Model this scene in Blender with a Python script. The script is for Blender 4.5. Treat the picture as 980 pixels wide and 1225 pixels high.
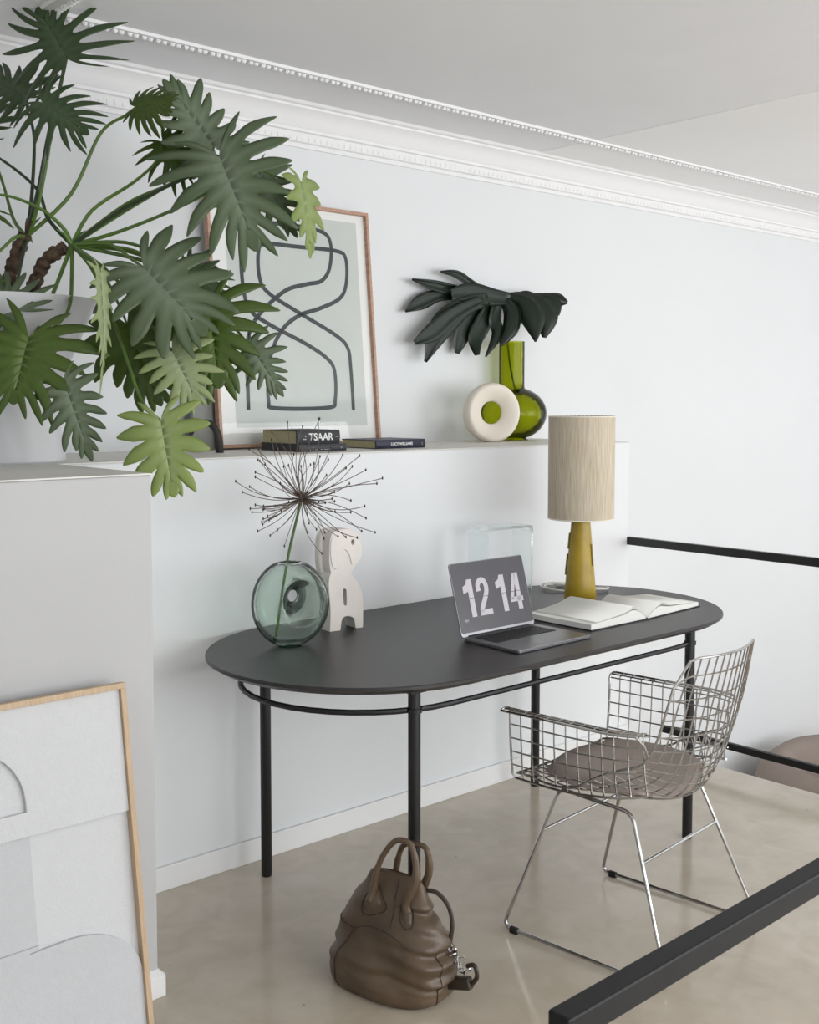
import bpy, math, random
from mathutils import Vector, Matrix, noise
R = math.radians
PI = math.pi
for o in list(bpy.data.objects):
    bpy.data.objects.remove(o)
SC = bpy.context.scene
COL = SC.collection

# ------------------------------------------------------------------ camera
FPX, CX0, CY0, CAMH = 1343.0, 490.0, 563.0, 1.54
YAW, PIT = R(48.5), math.atan(84 / 1343.0)
CAM = Vector((0, 0, CAMH))
FW = Vector((math.cos(YAW) * math.cos(PIT), math.sin(YAW) * math.cos(PIT), -math.sin(PIT)))
RT = Vector((math.sin(YAW), -math.cos(YAW), 0))
UP = RT.cross(FW)
cd = bpy.data.cameras.new('camera')
cam = bpy.data.objects.new('camera', cd)
COL.objects.link(cam)
cam.matrix_world = Matrix(((RT.x, UP.x, -FW.x, 0), (RT.y, UP.y, -FW.y, 0), (RT.z, UP.z, -FW.z, CAMH), (0, 0, 0, 1)))
cd.sensor_fit = 'VERTICAL'
cd.sensor_height = 30
cd.sensor_width = 24
cd.lens = FPX / 1225 * 30
cd.shift_x = 0
cd.shift_y = -(612.5 - CY0) / 1225
cd.clip_start = .02
SC.camera = cam

def ray(u, v): return FW + RT * ((u - CX0) / FPX) - UP * ((v - CY0) / FPX)
def at(u, v, k): return CAM + ray(u, v) * k                        # a point at depth k
def at_z(u, v, z): d = ray(u, v); return CAM + d * ((z - CAMH) / d.z)
def at_plane(u, v, P, n): d = ray(u, v); return CAM + d * ((P - CAM).dot(n) / d.dot(n))

# ------------------------------------------------------------------ world and light
w = bpy.data.worlds.new('sky'); SC.world = w; w.use_nodes = True
w.node_tree.nodes['Background'].inputs[0].default_value = (.86, .93, 1, 1)
w.node_tree.nodes['Background'].inputs[1].default_value = 1.0
def area(name, loc, rot, sx, sy, e, c=(1, 1, 1)):
    l = bpy.data.lights.new(name, 'AREA'); l.shape = 'RECTANGLE'; l.size = sx; l.size_y = sy; l.energy = e; l.color = c
    o = bpy.data.objects.new(name, l); COL.objects.link(o); o.location = loc; o.rotation_euler = rot
    return o
area('daylight_through_right_window', (8.85, .3, 1.2), (0, R(100), 0), 2.4, 4.8, 24, (.95, .98, 1))
area('fill_light_near_right', (6.3, -2.85, 1.45), (R(100), 0, 0), 3.6, 2.1, 118, (.97, .985, 1))  # added fill at an unseen near window, tilted up to lift the ceiling
area('fill_light_near_left', (2.0, -2.85, 1.45), (R(104), 0, 0), 3.6, 2.1, 118, (.98, .985, 1))  # added fill at an unseen near window, widened to brighten the ledge front
SC.view_settings.view_transform = 'Standard'
SC.view_settings.look = 'None'
SC.view_settings.gamma = 1
SC.view_settings.use_curve_mapping = False
SC.view_settings.exposure = 0.08

# ------------------------------------------------------------------ materials
def srgb(h):
    h = h.lstrip('#'); c = [int(h[i:i + 2], 16) / 255 for i in (0, 2, 4)]
    return tuple(x / 12.92 if x <= .04045 else ((x + .055) / 1.055) ** 2.4 for x in c) + (1,)
def mat(name, col, rough=.5, metal=0, bump=0, bscale=60, var=0, vscale=8, stretch=(1, 1, 1), coat=0, spec=.5, col2=None, trans=0, sss=0, detail=4):
    m = bpy.data.materials.new(name); m.use_nodes = True
    nt = m.node_tree; b = nt.nodes['Principled BSDF']
    c = srgb(col) if isinstance(col, str) else col
    b.inputs['Base Color'].default_value = c
    b.inputs['Roughness'].default_value = rough
    b.inputs['Metallic'].default_value = metal
    b.inputs['Coat Weight'].default_value = coat
    b.inputs['Specular IOR Level'].default_value = spec
    if trans: b.inputs['Transmission Weight'].default_value = trans
    tc = nt.nodes.new('ShaderNodeTexCoord'); mp = nt.nodes.new('ShaderNodeMapping')
    mp.inputs['Scale'].default_value = stretch
    nt.links.new(tc.outputs['Object'], mp.inputs[0])
    if var or col2:
        n = nt.nodes.new('ShaderNodeTexNoise'); n.inputs['Scale'].default_value = vscale; n.inputs['Detail'].default_value = detail
        n.inputs['Roughness'].default_value = .6
        nt.links.new(mp.outputs[0], n.inputs['Vector'])
        r = nt.nodes.new('ShaderNodeValToRGB')
        r.color_ramp.elements[0].position = .32; r.color_ramp.elements[1].position = .68
        r.color_ramp.elements[0].color = srgb(col2) if col2 else tuple(x * (1 - var) for x in c[:3]) + (1,)
        r.color_ramp.elements[1].color = c if col2 else tuple(min(1, x * (1 + var)) for x in c[:3]) + (1,)
        nt.links.new(n.outputs[0], r.inputs[0]); nt.links.new(r.outputs[0], b.inputs['Base Color'])
    if bump:
        n2 = nt.nodes.new('ShaderNodeTexNoise'); n2.inputs['Scale'].default_value = bscale; n2.inputs['Detail'].default_value = 3
        nt.links.new(mp.outputs[0], n2.inputs['Vector'])
        bp = nt.nodes.new('ShaderNodeBump'); bp.inputs['Strength'].default_value = bump; bp.inputs['Distance'].default_value = .004
        nt.links.new(n2.outputs[0], bp.inputs['Height']); nt.links.new(bp.outputs[0], b.inputs['Normal'])
    return m
M = {}
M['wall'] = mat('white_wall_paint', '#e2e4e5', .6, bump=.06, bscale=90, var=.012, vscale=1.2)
M['pillar'] = mat('wall_paint_shaded', '#bdbdbd', .6, bump=.06, bscale=90, var=.012, vscale=1.2)  # darker copy of the wall paint; weaker light at the left put into colour
M['ceil'] = mat('ceiling_paint', '#f0f1f3', .8, var=.03, vscale=1.0, bump=.05)
M['ceil_lit'] = mat('ceiling_paint_lit', '#f8f9f9', .8, var=.02, vscale=1.0)  # lighter copy of the ceiling paint; stairwell light put into the colour
M['plaster'] = mat('white_plaster_moulding', '#eeeeee', .6)
M['ledge'] = mat('ledge_top_paint', '#dcd9d3', .5, var=.03, vscale=5)
M['base'] = mat('white_baseboard_paint', '#e9e9e8', .4)
M['lower'] = mat('lower_pale_oak_floor', '#b39a84', .4, var=.15, vscale=3)
M['taupe'] = mat('taupe_velour', '#8f8279', .9, var=.06, vscale=5)
M['black'] = mat('black_powder_coat', '#17181a', .42, bump=.03, bscale=300)
M['rail'] = mat('dark_grey_steel', '#17181a', .5, var=.12, vscale=6, spec=.3)
M['chrome'] = mat('brushed_chrome', '#b9b8b6', .2, 1)
M['table'] = mat('charcoal_stained_wood', '#302d2e', .38, col2='#252324', vscale=5, stretch=(1.2, 14, 6), bump=.1, bscale=30, spec=.55)
M['leather'] = mat('taupe_brown_leather', '#64523f', .38, col2='#4c3e30', vscale=7, bump=.22, bscale=110, spec=.5)
M['leather_dark'] = mat('dark_brown_leather', '#33291f', .4, bump=.1, bscale=120)
M['thread'] = mat('brown_seam', '#382d22', .6)
M['cushion'] = mat('taupe_wool_felt', '#9d9188', .95, var=.08, vscale=220, bump=.25, bscale=500)
M['white_cer'] = mat('matt_bisque_ceramic', '#e6dfd8', .7, bump=.12, bscale=80, var=.03, vscale=12)
M['cream_cer'] = mat('cream_ceramic', '#e9e0d2', .55, bump=.05, bscale=60)
M['pot'] = mat('satin_white_metal_pot', '#d5d6d8', .33, var=.02)
M['soil'] = mat('potting_soil', '#2c2119', 1, bump=1, bscale=60, var=.4, vscale=60)
M['bark'] = mat('knobbly_bark', '#6b5745', .9, col2='#2f251c', vscale=55, bump=1, bscale=60)
M['stem'] = mat('green_petiole', '#54702f', .4, var=.2, vscale=8)
M['stem_dark'] = mat('dark_green_petiole', '#2a3a22', .4, var=.2, vscale=8)
M['wood'] = mat('oak_frame_wood', '#c9b092', .5, col2='#b79b7b', vscale=14, stretch=(30, 1.5, 30), bump=.05)
M['walnut'] = mat('pinkish_beech_frame', '#c4a08a', .5, col2='#a9846f', vscale=10, stretch=(12, 12, 1))
M['mat_board'] = mat('white_mat_board', '#f1f2ef', .8)
M['print'] = mat('pale_grey_print_paper', '#ced3ce', .8, var=.02, vscale=14)
M['ink'] = mat('charcoal_ink', '#3f4548', .8)
M['relief'] = mat('white_relief_paper', '#d0d1d2', .9, bump=.35, bscale=130, var=.015, vscale=40)
M['relief2'] = mat('pale_grey_relief_paper', '#c5c6c8', .9, bump=.35, bscale=130, var=.015, vscale=40)
M['pages'] = mat('beige_book_pages', '#b3aa86', .8, var=.12, vscale=60, stretch=(1, 1, 30))
M['page_white'] = mat('white_paper', '#e8e8e2', .8, var=.01)
M['page_edge'] = mat('grey_page_edges', '#c9cac2', .8, var=.15, vscale=40, stretch=(1, 1, 30))
M['cover_black'] = mat('black_book_cloth', '#1c1f24', .5)
M['cover_grey'] = mat('charcoal_book_cloth', '#34363a', .5)
M['cover_navy'] = mat('navy_book_cloth', '#24263c', .45)
M['letter'] = mat('white_foil_lettering', '#e4e4e2', .5)
M['screen_digit'] = mat('screen_digit_grey', '#c9c6c8', .5)
M['alu'] = mat('space_grey_aluminium', '#8d8d90', .32, .9)
M['key'] = mat('black_keycap', '#1d1d20', .5)
M['shade'] = mat('raw_linen_shade', '#d6cbb8', .9, col2='#b5a68d', vscale=26, stretch=(9, 9, .35), bump=.25, bscale=160)
M['shade_in'] = mat('white_shade_lining', '#eee9df', .8)
M['mustard'] = mat('mustard_glazed_ceramic', '#b2962a', .38, col2='#a0851f', vscale=12)
M['mustard_dark'] = mat('olive_mustard_glaze', '#857018', .4)
M['umbel'] = mat('dried_mauve_stalk', '#6d5f56', .8)
M['seed'] = mat('dark_seed_head', '#41382f', .8)
M['allium'] = mat('fresh_green_stem', '#55702f', .5, col2='#3d5a24', vscale=20)
M['drift'] = mat('dark_charred_wood', '#3a3836', .7, col2='#1f1e1d', vscale=18, bump=.6, bscale=40)
M['shadow_panel'] = mat('frame_shadow_grey', '#8b8d88', .8)  # cast shadow of the framed drawing, put into a panel colour
M['window_white'] = mat('white_window_frame', '#ececec', .4)

def emis(name, col, e):
    m = bpy.data.materials.new(name); m.use_nodes = True; b = m.node_tree.nodes['Principled BSDF']
    b.inputs['Base Color'].default_value = srgb(col); b.inputs['Emission Color'].default_value = srgb(col)
    b.inputs['Emission Strength'].default_value = e; b.inputs['Roughness'].default_value = .25
    return m
M['screen'] = emis('laptop_screen_dark', '#3d3a3f', .12)
M['screen_digit'] = emis('laptop_screen_digits', '#b4afb4', .12)

def floor_mat():
    m = mat('polished_concrete', '#a39887', .16)
    nt = m.node_tree; b = nt.nodes['Principled BSDF']; N = nt.nodes; L = nt.links
    tc = N.new('ShaderNodeTexCoord')
    def nz(s, d, dist=0):
        n = N.new('ShaderNodeTexNoise'); n.inputs['Scale'].default_value = s; n.inputs['Detail'].default_value = d
        n.inputs['Distortion'].default_value = dist; L.new(tc.outputs['Object'], n.inputs['Vector']); return n
    def ramp(src, a, ca, c, cb):
        r = N.new('ShaderNodeValToRGB'); e = r.color_ramp.elements
        e[0].position = a; e[1].position = c; e[0].color = ca; e[1].color = cb; L.new(src, r.inputs[0]); return r
    a = ramp(nz(1.6, 6, 1.2).outputs[0], .3, srgb('#b5a996'), .7, srgb('#d0c5b5'))
    c = ramp(nz(9, 8, .8).outputs[0], .35, srgb('#b8ac9a'), .75, srgb('#d8cfc1'))
    mx = N.new('ShaderNodeMix'); mx.data_type = 'RGBA'; mx.inputs[0].default_value = .35
    L.new(a.outputs[0], mx.inputs[6]); L.new(c.outputs[0], mx.inputs[7])
    # fine dark pits
    v = N.new('ShaderNodeTexVoronoi'); v.inputs['Scale'].default_value = 7; L.new(tc.outputs['Object'], v.inputs['Vector'])
    p = ramp(v.outputs['Distance'], .015, (.25, .22, .18, 1), .035, (1, 1, 1, 1))
    mu = N.new('ShaderNodeMix'); mu.data_type = 'RGBA'; mu.blend_type = 'MULTIPLY'; mu.inputs[0].default_value = .6
    L.new(mx.outputs[2], mu.inputs[6]); L.new(p.outputs[0], mu.inputs[7]); L.new(mu.outputs[2], b.inputs['Base Color'])
    rr = N.new('ShaderNodeMapRange'); rr.inputs[1].default_value = .3; rr.inputs[2].default_value = .7
    rr.inputs[3].default_value = .1; rr.inputs[4].default_value = .24
    L.new(nz(3, 5).outputs[0], rr.inputs[0]); L.new(rr.outputs[0], b.inputs['Roughness'])
    b.inputs['Specular IOR Level'].default_value = .6
    bp = N.new('ShaderNodeBump'); bp.inputs['Strength'].default_value = .05; bp.inputs['Distance'].default_value = .01
    L.new(nz(5, 3).outputs[0], bp.inputs['Height']); L.new(bp.outputs[0], b.inputs['Normal'])
    return m
M['floor'] = floor_mat()

def glass(name, col, ior=1.45, clear=.35, rough=0):
    """refractive glass mixed with a straight-through share so that light passes it"""
    m = bpy.data.materials.new(name); m.use_nodes = True; nt = m.node_tree; N = nt.nodes; L = nt.links
    N.remove(N['Principled BSDF']); out = N['Material Output']
    g = N.new('ShaderNodeBsdfGlass'); g.inputs['Color'].default_value = srgb(col); g.inputs['IOR'].default_value = ior; g.inputs['Roughness'].default_value = rough
    t = N.new('ShaderNodeBsdfTransparent'); t.inputs['Color'].default_value = srgb(col)
    mx = N.new('ShaderNodeMixShader'); mx.inputs[0].default_value = clear
    L.new(g.outputs[0], mx.inputs[1]); L.new(t.outputs[0], mx.inputs[2]); L.new(mx.outputs[0], out.inputs[0])
    return m
def thin_glass(name, centre, edge, share=.35, ior=1.4):
    m = bpy.data.materials.new(name); m.use_nodes = True; nt = m.node_tree; N = nt.nodes; L = nt.links
    N.remove(N['Principled BSDF']); out = N['Material Output']
    lw = N.new('ShaderNodeLayerWeight'); lw.inputs[0].default_value = .35
    cr = N.new('ShaderNodeValToRGB'); cr.color_ramp.elements[0].color = srgb(centre); cr.color_ramp.elements[1].color = srgb(edge)
    cr.color_ramp.elements[0].position = .35; cr.color_ramp.elements[1].position = .95
    L.new(lw.outputs['Facing'], cr.inputs[0])
    t = N.new('ShaderNodeBsdfTransparent'); L.new(cr.outputs[0], t.inputs['Color'])
    g = N.new('ShaderNodeBsdfGlass'); g.inputs['IOR'].default_value = ior; L.new(cr.outputs[0], g.inputs['Color'])
    gl = N.new('ShaderNodeBsdfGlossy'); gl.inputs['Roughness'].default_value = .03
    f = N.new('ShaderNodeFresnel'); f.inputs['IOR'].default_value = 1.22
    nz = N.new('ShaderNodeTexNoise'); nz.inputs['Scale'].default_value = 26; bp = N.new('ShaderNodeBump'); bp.inputs['Strength'].default_value = .25; bp.inputs['Distance'].default_value = .004
    L.new(nz.outputs[0], bp.inputs['Height'])
    for x in (g, gl): L.new(bp.outputs[0], x.inputs['Normal'])
    m1 = N.new('ShaderNodeMixShader'); m1.inputs[0].default_value = share; L.new(t.outputs[0], m1.inputs[1]); L.new(g.outputs[0], m1.inputs[2])
    m2 = N.new('ShaderNodeMixShader'); L.new(f.outputs[0], m2.inputs[0]); L.new(m1.outputs[0], m2.inputs[1]); L.new(gl.outputs[0], m2.inputs[2]); L.new(m2.outputs[0], out.inputs[0])
    return m
M['glass_aqua'] = thin_glass('pale_aqua_recycled_glass', '#f9fefb', '#c6e8d5', .10, 1.3)
M['glass_olive'] = thin_glass('olive_green_glass', '#dfe286', '#b3b840', .14)
M['glass_foot'] = thin_glass('aqua_glass_foot', '#d3eddf', '#7fbf9d', .5)
def pane(name, col='#ffffff', refl=1.0):
    m = bpy.data.materials.new(name); m.use_nodes = True; nt = m.node_tree; N = nt.nodes; L = nt.links
    N.remove(N['Principled BSDF']); out = N['Material Output']
    g = N.new('ShaderNodeBsdfGlossy'); g.inputs['Roughness'].default_value = .02
    t = N.new('ShaderNodeBsdfTransparent'); t.inputs['Color'].default_value = srgb(col)
    f = N.new('ShaderNodeFresnel'); f.inputs['IOR'].default_value = 1.28
    mx = N.new('ShaderNodeMixShader')
    L.new(f.outputs[0], mx.inputs[0]); L.new(t.outputs[0], mx.inputs[1]); L.new(g.outputs[0], mx.inputs[2]); L.new(mx.outputs[0], out.inputs[0])
    return m
M['pane'] = pane('clear_glazing')
M['acrylic'] = glass('clear_acrylic', '#fafdfd', 1.35, .5)

def leaf_mat(name, c, rib, back, rough=.38):
    m = bpy.data.materials.new(name); m.use_nodes = True; nt = m.node_tree; N = nt.nodes; L = nt.links
    b = N['Principled BSDF']; out = N['Material Output']
    a = N.new('ShaderNodeVertexColor'); a.layer_name = 'vein'
    n = N.new('ShaderNodeTexNoise'); n.inputs['Scale'].default_value = 14; n.inputs['Detail'].default_value = 4
    tc = N.new('ShaderNodeTexCoord'); L.new(tc.outputs['Object'], n.inputs['Vector'])
    hs = N.new('ShaderNodeMix'); hs.data_type = 'RGBA'; hs.inputs[6].default_value = srgb(c)
    cc = srgb(c); hs.inputs[7].default_value = (cc[0] * 1.9, cc[1] * 1.7, cc[2] * 1.5, 1)
    L.new(n.outputs[0], hs.inputs[0])
    mx = N.new('ShaderNodeMix'); mx.data_type = 'RGBA'; L.new(hs.outputs[2], mx.inputs[6]); mx.inputs[7].default_value = srgb(rib)
    L.new(a.outputs['Color'], mx.inputs[0])
    ge = N.new('ShaderNodeNewGeometry')
    m2 = N.new('ShaderNodeMix'); m2.data_type = 'RGBA'; L.new(ge.outputs['Backfacing'], m2.inputs[0])
    L.new(mx.outputs[2], m2.inputs[6]); m2.inputs[7].default_value = srgb(back)
    L.new(m2.outputs[2], b.inputs['Base Color'])
    b.inputs['Roughness'].default_value = rough
    tr = N.new('ShaderNodeBsdfTranslucent'); tr.inputs['Color'].default_value = (cc[0] * 2.0, cc[1] * 2.4, cc[2] * 1.1, 1)
    ms = N.new('ShaderNodeMixShader'); ms.inputs[0].default_value = .22
    L.new(b.outputs[0], ms.inputs[1]); L.new(tr.outputs[0], ms.inputs[2]); L.new(ms.outputs[0], out.inputs[0])
    return m
M['leaf_dark'] = leaf_mat('dark_green_leaf', '#2e4226', '#55694a', '#445a36')
M['leaf_mid'] = leaf_mat('mid_green_leaf', '#3a4f1c', '#58702c', '#4c6426')
M['leaf_grey'] = leaf_mat('grey_green_leaf', '#45573c', '#83927a', '#6a7b60', .45)
M['leaf_pale'] = leaf_mat('pale_green_leaf', '#84936a', '#aab792', '#93a07c', .5)  # pale leaf underside, with the light on it put into the colour
M['leaf_bright'] = leaf_mat('sunlit_yellow_green_leaf', '#74874a', '#a3b27c', '#8a9c62', .42)  # leaf green brightened; sunlight on the leaf put into the colour
M['leaf_monstera'] = leaf_mat('blackish_green_leaf', '#142018', '#314034', '#24352a', .3)

# ------------------------------------------------------------------ mesh helpers
class MB:
    def __init__(s): s.v = []; s.f = []
    def add(s, vs, fs):
        k = len(s.v); s.v += [tuple(p) for p in vs]; s.f += [tuple(i + k for i in f) for f in fs]; return s
    def box(s, x0, x1, y0, y1, z0, z1, T=None):
        vs = [Vector((x, y, z)) for x in (x0, x1) for y in (y0, y1) for z in (z0, z1)]
        if T: vs = [T @ v for v in vs]
        return s.add(vs, [(0, 1, 3, 2), (4, 6, 7, 5), (0, 4, 5, 1), (2, 3, 7, 6), (0, 2, 6, 4), (1, 5, 7, 3)])
    def tube(s, pts, r, n=8, closed=False, cap=True):
        pts = [Vector(p) for p in pts]; m = len(pts)
        rs = list(r) + [r[-1]] * m if isinstance(r, (list, tuple)) else [r] * m
        T = []
        for i in range(m):
            a = pts[(i - 1) % m] if (closed or i) else pts[i]; b = pts[(i + 1) % m] if (closed or i < m - 1) else pts[i]
            t = (b - a); T.append(t.normalized() if t.length > 1e-9 else Vector((0, 0, 1)))
        up = Vector((0, 0, 1)) if abs(T[0].z) < .9 else Vector((1, 0, 0))
        nn = (up - T[0] * up.dot(T[0])).normalized(); vs = []
        for i in range(m):
            nn = nn - T[i] * nn.dot(T[i])
            nn = nn.normalized() if nn.length > 1e-6 else T[i].orthogonal().normalized()
            bb = T[i].cross(nn)
            for k in range(n):
                a = 2 * PI * k / n; vs.append(pts[i] + (nn * math.cos(a) + bb * math.sin(a)) * rs[i])
        fs = []
        for i in range(m if closed else m - 1):
            j = (i + 1) % m
            for k in range(n):
                l = (k + 1) % n; fs.append((i * n + k, i * n + l, j * n + l, j * n + k))
        if not closed and cap:
            fs.append(tuple(range(n - 1, -1, -1))); fs.append(tuple((m - 1) * n + k for k in range(n)))
        return s.add(vs, fs)
    def lathe(s, prof, n=32, c=(0, 0, 0), closed=False, T=None, rot0=0):
        vs = []; fs = []; c = Vector(c); m = len(prof)
        for (r, z) in prof:
            for k in range(n):
                a = rot0 + 2 * PI * k / n; p = Vector((r * math.cos(a), r * math.sin(a), z)) + c
                vs.append(T @ p if T else p)
        for i in range(m if closed else m - 1):
            j = (i + 1) % m
            for k in range(n):
                l = (k + 1) % n; fs.append((i * n + k, i * n + l, j * n + l, j * n + k))
        if not closed:
            if prof[0][0] > 1e-4: fs.append(tuple(range(n - 1, -1, -1)))
            if prof[-1][0] > 1e-4: fs.append(tuple((m - 1) * n + k for k in range(n)))
        return s.add(vs, fs)
    def prism(s, pts, z0, z1, T=None):
        n = len(pts); vs = [Vector((x, y, z0)) for x, y in pts] + [Vector((x, y, z1)) for x, y in pts]
        if T: vs = [T @ v for v in vs]
        return s.add(vs, [tuple(range(n - 1, -1, -1)), tuple(range(n, 2 * n))] + [(i, (i + 1) % n, (i + 1) % n + n, i + n) for i in range(n)])
    def ribbon(s, pts, wd, T, z0=0, z1=.0006):
        pts = [Vector((p[0], p[1])) for p in pts]; n = len(pts); L_ = []; R_ = []
        for i in range(n):
            t = (pts[min(i + 1, n - 1)] - pts[max(i - 1, 0)]).normalized(); q = Vector((-t.y, t.x)) * wd / 2
            L_.append(pts[i] + q); R_.append(pts[i] - q)
        vs = []
        for z in (z0, z1):
            vs += [T @ Vector((p.x, p.y, z)) for p in L_] + [T @ Vector((p.x, p.y, z)) for p in R_]
        fs = []
        for i in range(n - 1):
            fs += [(2 * n + i, 3 * n + i, 3 * n + i + 1, 2 * n + i + 1), (i, i + 1, 2 * n + i + 1, 2 * n + i), (n + i, 3 * n + i, 3 * n + i + 1, n + i + 1)]
        return s.add(vs, fs)
    def build(s, name, m, parent=None, smooth=False, loc=None, bevel=0, segs=2, angle=35):
        me = bpy.data.meshes.new(name); me.from_pydata(s.v, [], s.f); me.validate()
        me.materials.append(m if not isinstance(m, str) else M[m])
        if smooth:
            me.polygons.foreach_set('use_smooth', [True] * len(me.polygons))
            try: me.set_sharp_from_angle(angle=R(angle))
            except Exception: pass
        o = bpy.data.objects.new(name, me); COL.objects.link(o)
        if parent: o.parent = parent
        if loc: o.location = loc
        if bevel:
            b = o.modifiers.new('bevel', 'BEVEL'); b.width = bevel; b.segments = segs; b.limit_method = 'ANGLE'; b.angle_limit = R(40)
        return o
def thing(name, label, cat, loc=(0, 0, 0), rz=0, group=None, rot=None):
    o = bpy.data.objects.new(name, None); COL.objects.link(o); o.location = loc; o.rotation_euler = rot or (0, 0, rz)
    o.empty_display_size = .05; o['label'] = label; o['category'] = cat
    if group: o['group'] = group
    return o
def tag(o, label, cat, group=None):
    o['label'] = label; o['category'] = cat
    if group: o['group'] = group
    return o
def struct(o): o['kind'] = 'structure'; return o
def smooth_path(pts, n=6, closed=False):
    P = [Vector(p) for p in pts]; out = []; m = len(P)
    for i in range(m if closed else m - 1):
        g = (lambda k: P[k % m]) if closed else (lambda k: P[min(max(k, 0), m - 1)])
        a, b, c, d = g(i - 1), g(i), g(i + 1), g(i + 2)
        for j in range(n):
            t = j / n; t2 = t * t; t3 = t2 * t
            out.append(.5 * ((2 * b) + (c - a) * t + (2 * a - 5 * b + 4 * c - d) * t2 + (3 * b - 3 * c + d - a) * t3))
    if not closed: out.append(P[-1])
    return out
def round_rect(x0, x1, y0, y1, r, n=5):
    out = []
    for cx, cy, a0 in ((x1 - r, y1 - r, 0), (x0 + r, y1 - r, 90), (x0 + r, y0 + r, 180), (x1 - r, y0 + r, 270)):
        for k in range(n + 1):
            a = R(a0 + 90 * k / n); out.append((cx + r * math.cos(a), cy + r * math.sin(a)))
    return out

# ------------------------------------------------------------------ the setting
YF, YB, YP, XP, XE, ZL, ZC = 3.10, 3.70, 2.543, 1.382, 4.055, 1.357, 2.70
XL, XR, YN, ZLOW = -2.5, 9.0, -3.0, -1.35
struct(MB().box(XL, XE, YN, YF + .05, -.22, 0).build('floor', 'floor'))
struct(MB().box(XE - .02, XR, YN, YB, ZLOW - .2, ZLOW).build('floor_lower', 'lower'))
struct(MB().box(XL, XR, YB, YB + .15, ZLOW - .2, ZC).build('wall_back', 'wall'))
# half wall with its ledge (solid), and the deeper pillar block at its left end
struct(MB().box(XP - .05, XE, YF, YB, ZLOW, ZL - .004).build('wall_ledge', 'wall', bevel=.004))
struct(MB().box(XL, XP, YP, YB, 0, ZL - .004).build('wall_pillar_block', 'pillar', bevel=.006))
struct(MB().prism([(XL, YP), (XP, YP), (XP, YF), (XE, YF), (XE, YB), (XL, YB)], ZL - .004, ZL).build('trim_ledge_top', 'ledge'))
struct(MB().box(XE - .02, XE, YN, YF, ZLOW, -.22).build('wall_under_floor', 'wall'))
# ceiling: main field, then a lighter field with the stairwell's brighter light painted in
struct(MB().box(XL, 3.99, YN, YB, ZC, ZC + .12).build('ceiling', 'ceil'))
struct(MB().box(3.99, XR, YN, YB, ZC - .002, ZC + .12).build('ceiling_over_stairs', 'ceil_lit'))
def wall_with_hole(name, axis, c, th, a0, a1, z0, z1, h0, h1, hz0, hz1):
    mb = MB()
    for (p, q, r_, s_) in ((a0, h0, z0, z1), (h1, a1, z0, z1), (h0, h1, z0, hz0), (h0, h1, hz1, z1)):
        if q - p < 1e-3 or s_ - r_ < 1e-3: continue
        if axis == 'x': mb.box(c, c + th, p, q, r_, s_)
        else: mb.box(p, q, c, c + th, r_, s_)
    return struct(mb.build(name, 'wall'))
wall_with_hole('wall_right', 'x', XR, .15, YN, YB, ZLOW - .2, ZC, -2.2, 2.8, -.1, 2.5)
wall_with_hole('wall_left', 'x', XL - .15, .15, YN, YB, -.22, ZC, -2.2, .4, .55, 2.45)
wall_with_hole('wall_near', 'y', YN - .15, .15, XL, 4.35, ZLOW - .2, ZC, 0.2, 3.8, .4, 2.5)
wall_with_hole('wall_near', 'y', YN - .15, .15, 4.35, XR, ZLOW - .2, ZC, 4.5, 8.1, .4, 2.5)
def window(n, axis, c, h0, h1, z0, z1, k):
    def bx(mb, a, b, p, q, d):
        if axis == 'x': mb.box(c - d, c + d, a, b, p, q)
        else: mb.box(a, b, c - d, c + d, p, q)
    fr = MB(); t = .06
    bx(fr, h0, h1, z0, z0 + t, .04); bx(fr, h0, h1, z1 - t, z1, .04); bx(fr, h0, h0 + t, z0 + t, z1 - t, .04); bx(fr, h1 - t, h1, z0 + t, z1 - t, .04)
    f = struct(fr.build('window_%d' % n, 'window_white'))
    for i in range(1, k):
        mb = MB(); a = h0 + (h1 - h0) * i / k; bx(mb, a - .025, a + .025, z0 + t, z1 - t, .03); mb.build('mullion', 'window_white', f)
    mb = MB(); bx(mb, h0 + t, h1 - t, z0 + t, z1 - t, .003); mb.build('pane', 'pane', f)
window(1, 'x', XR + .08, -2.2, 2.8, -.1, 2.5, 4)
window(2, 'x', XL - .08, -2.2, .4, .55, 2.45, 2)
window(3, 'y', YN - .08, 0.2, 3.8, .4, 2.5, 2)  # unseen window, added around the left near fill light
window(4, 'y', YN - .08, 4.5, 8.1, .4, 2.5, 3)  # unseen window, added around the right near fill light
# baseboards
def baseboard(name, pts_box, mb=None):
    return struct(pts_box.build(name, 'base', bevel=.003))
baseboard('baseboard_back', MB().box(XP, XE, YF - .014, YF, 0, .078))
baseboard('baseboard_left', MB().prism([(XL, YP - .014), (XP + .014, YP - .014), (XP + .014, YF - .014), (XP, YF - .014), (XP, YP), (XL, YP)], 0, .058)
          .add([(XL, YP - .014, .058), (XP + .014, YP - .014, .058), (XP + .014, YF - .014, .058), (XP, YF - .014, .072), (XP, YP, .072), (XL, YP, .072)],
               [(0, 1, 4, 5), (1, 2, 3, 4)]))
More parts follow.
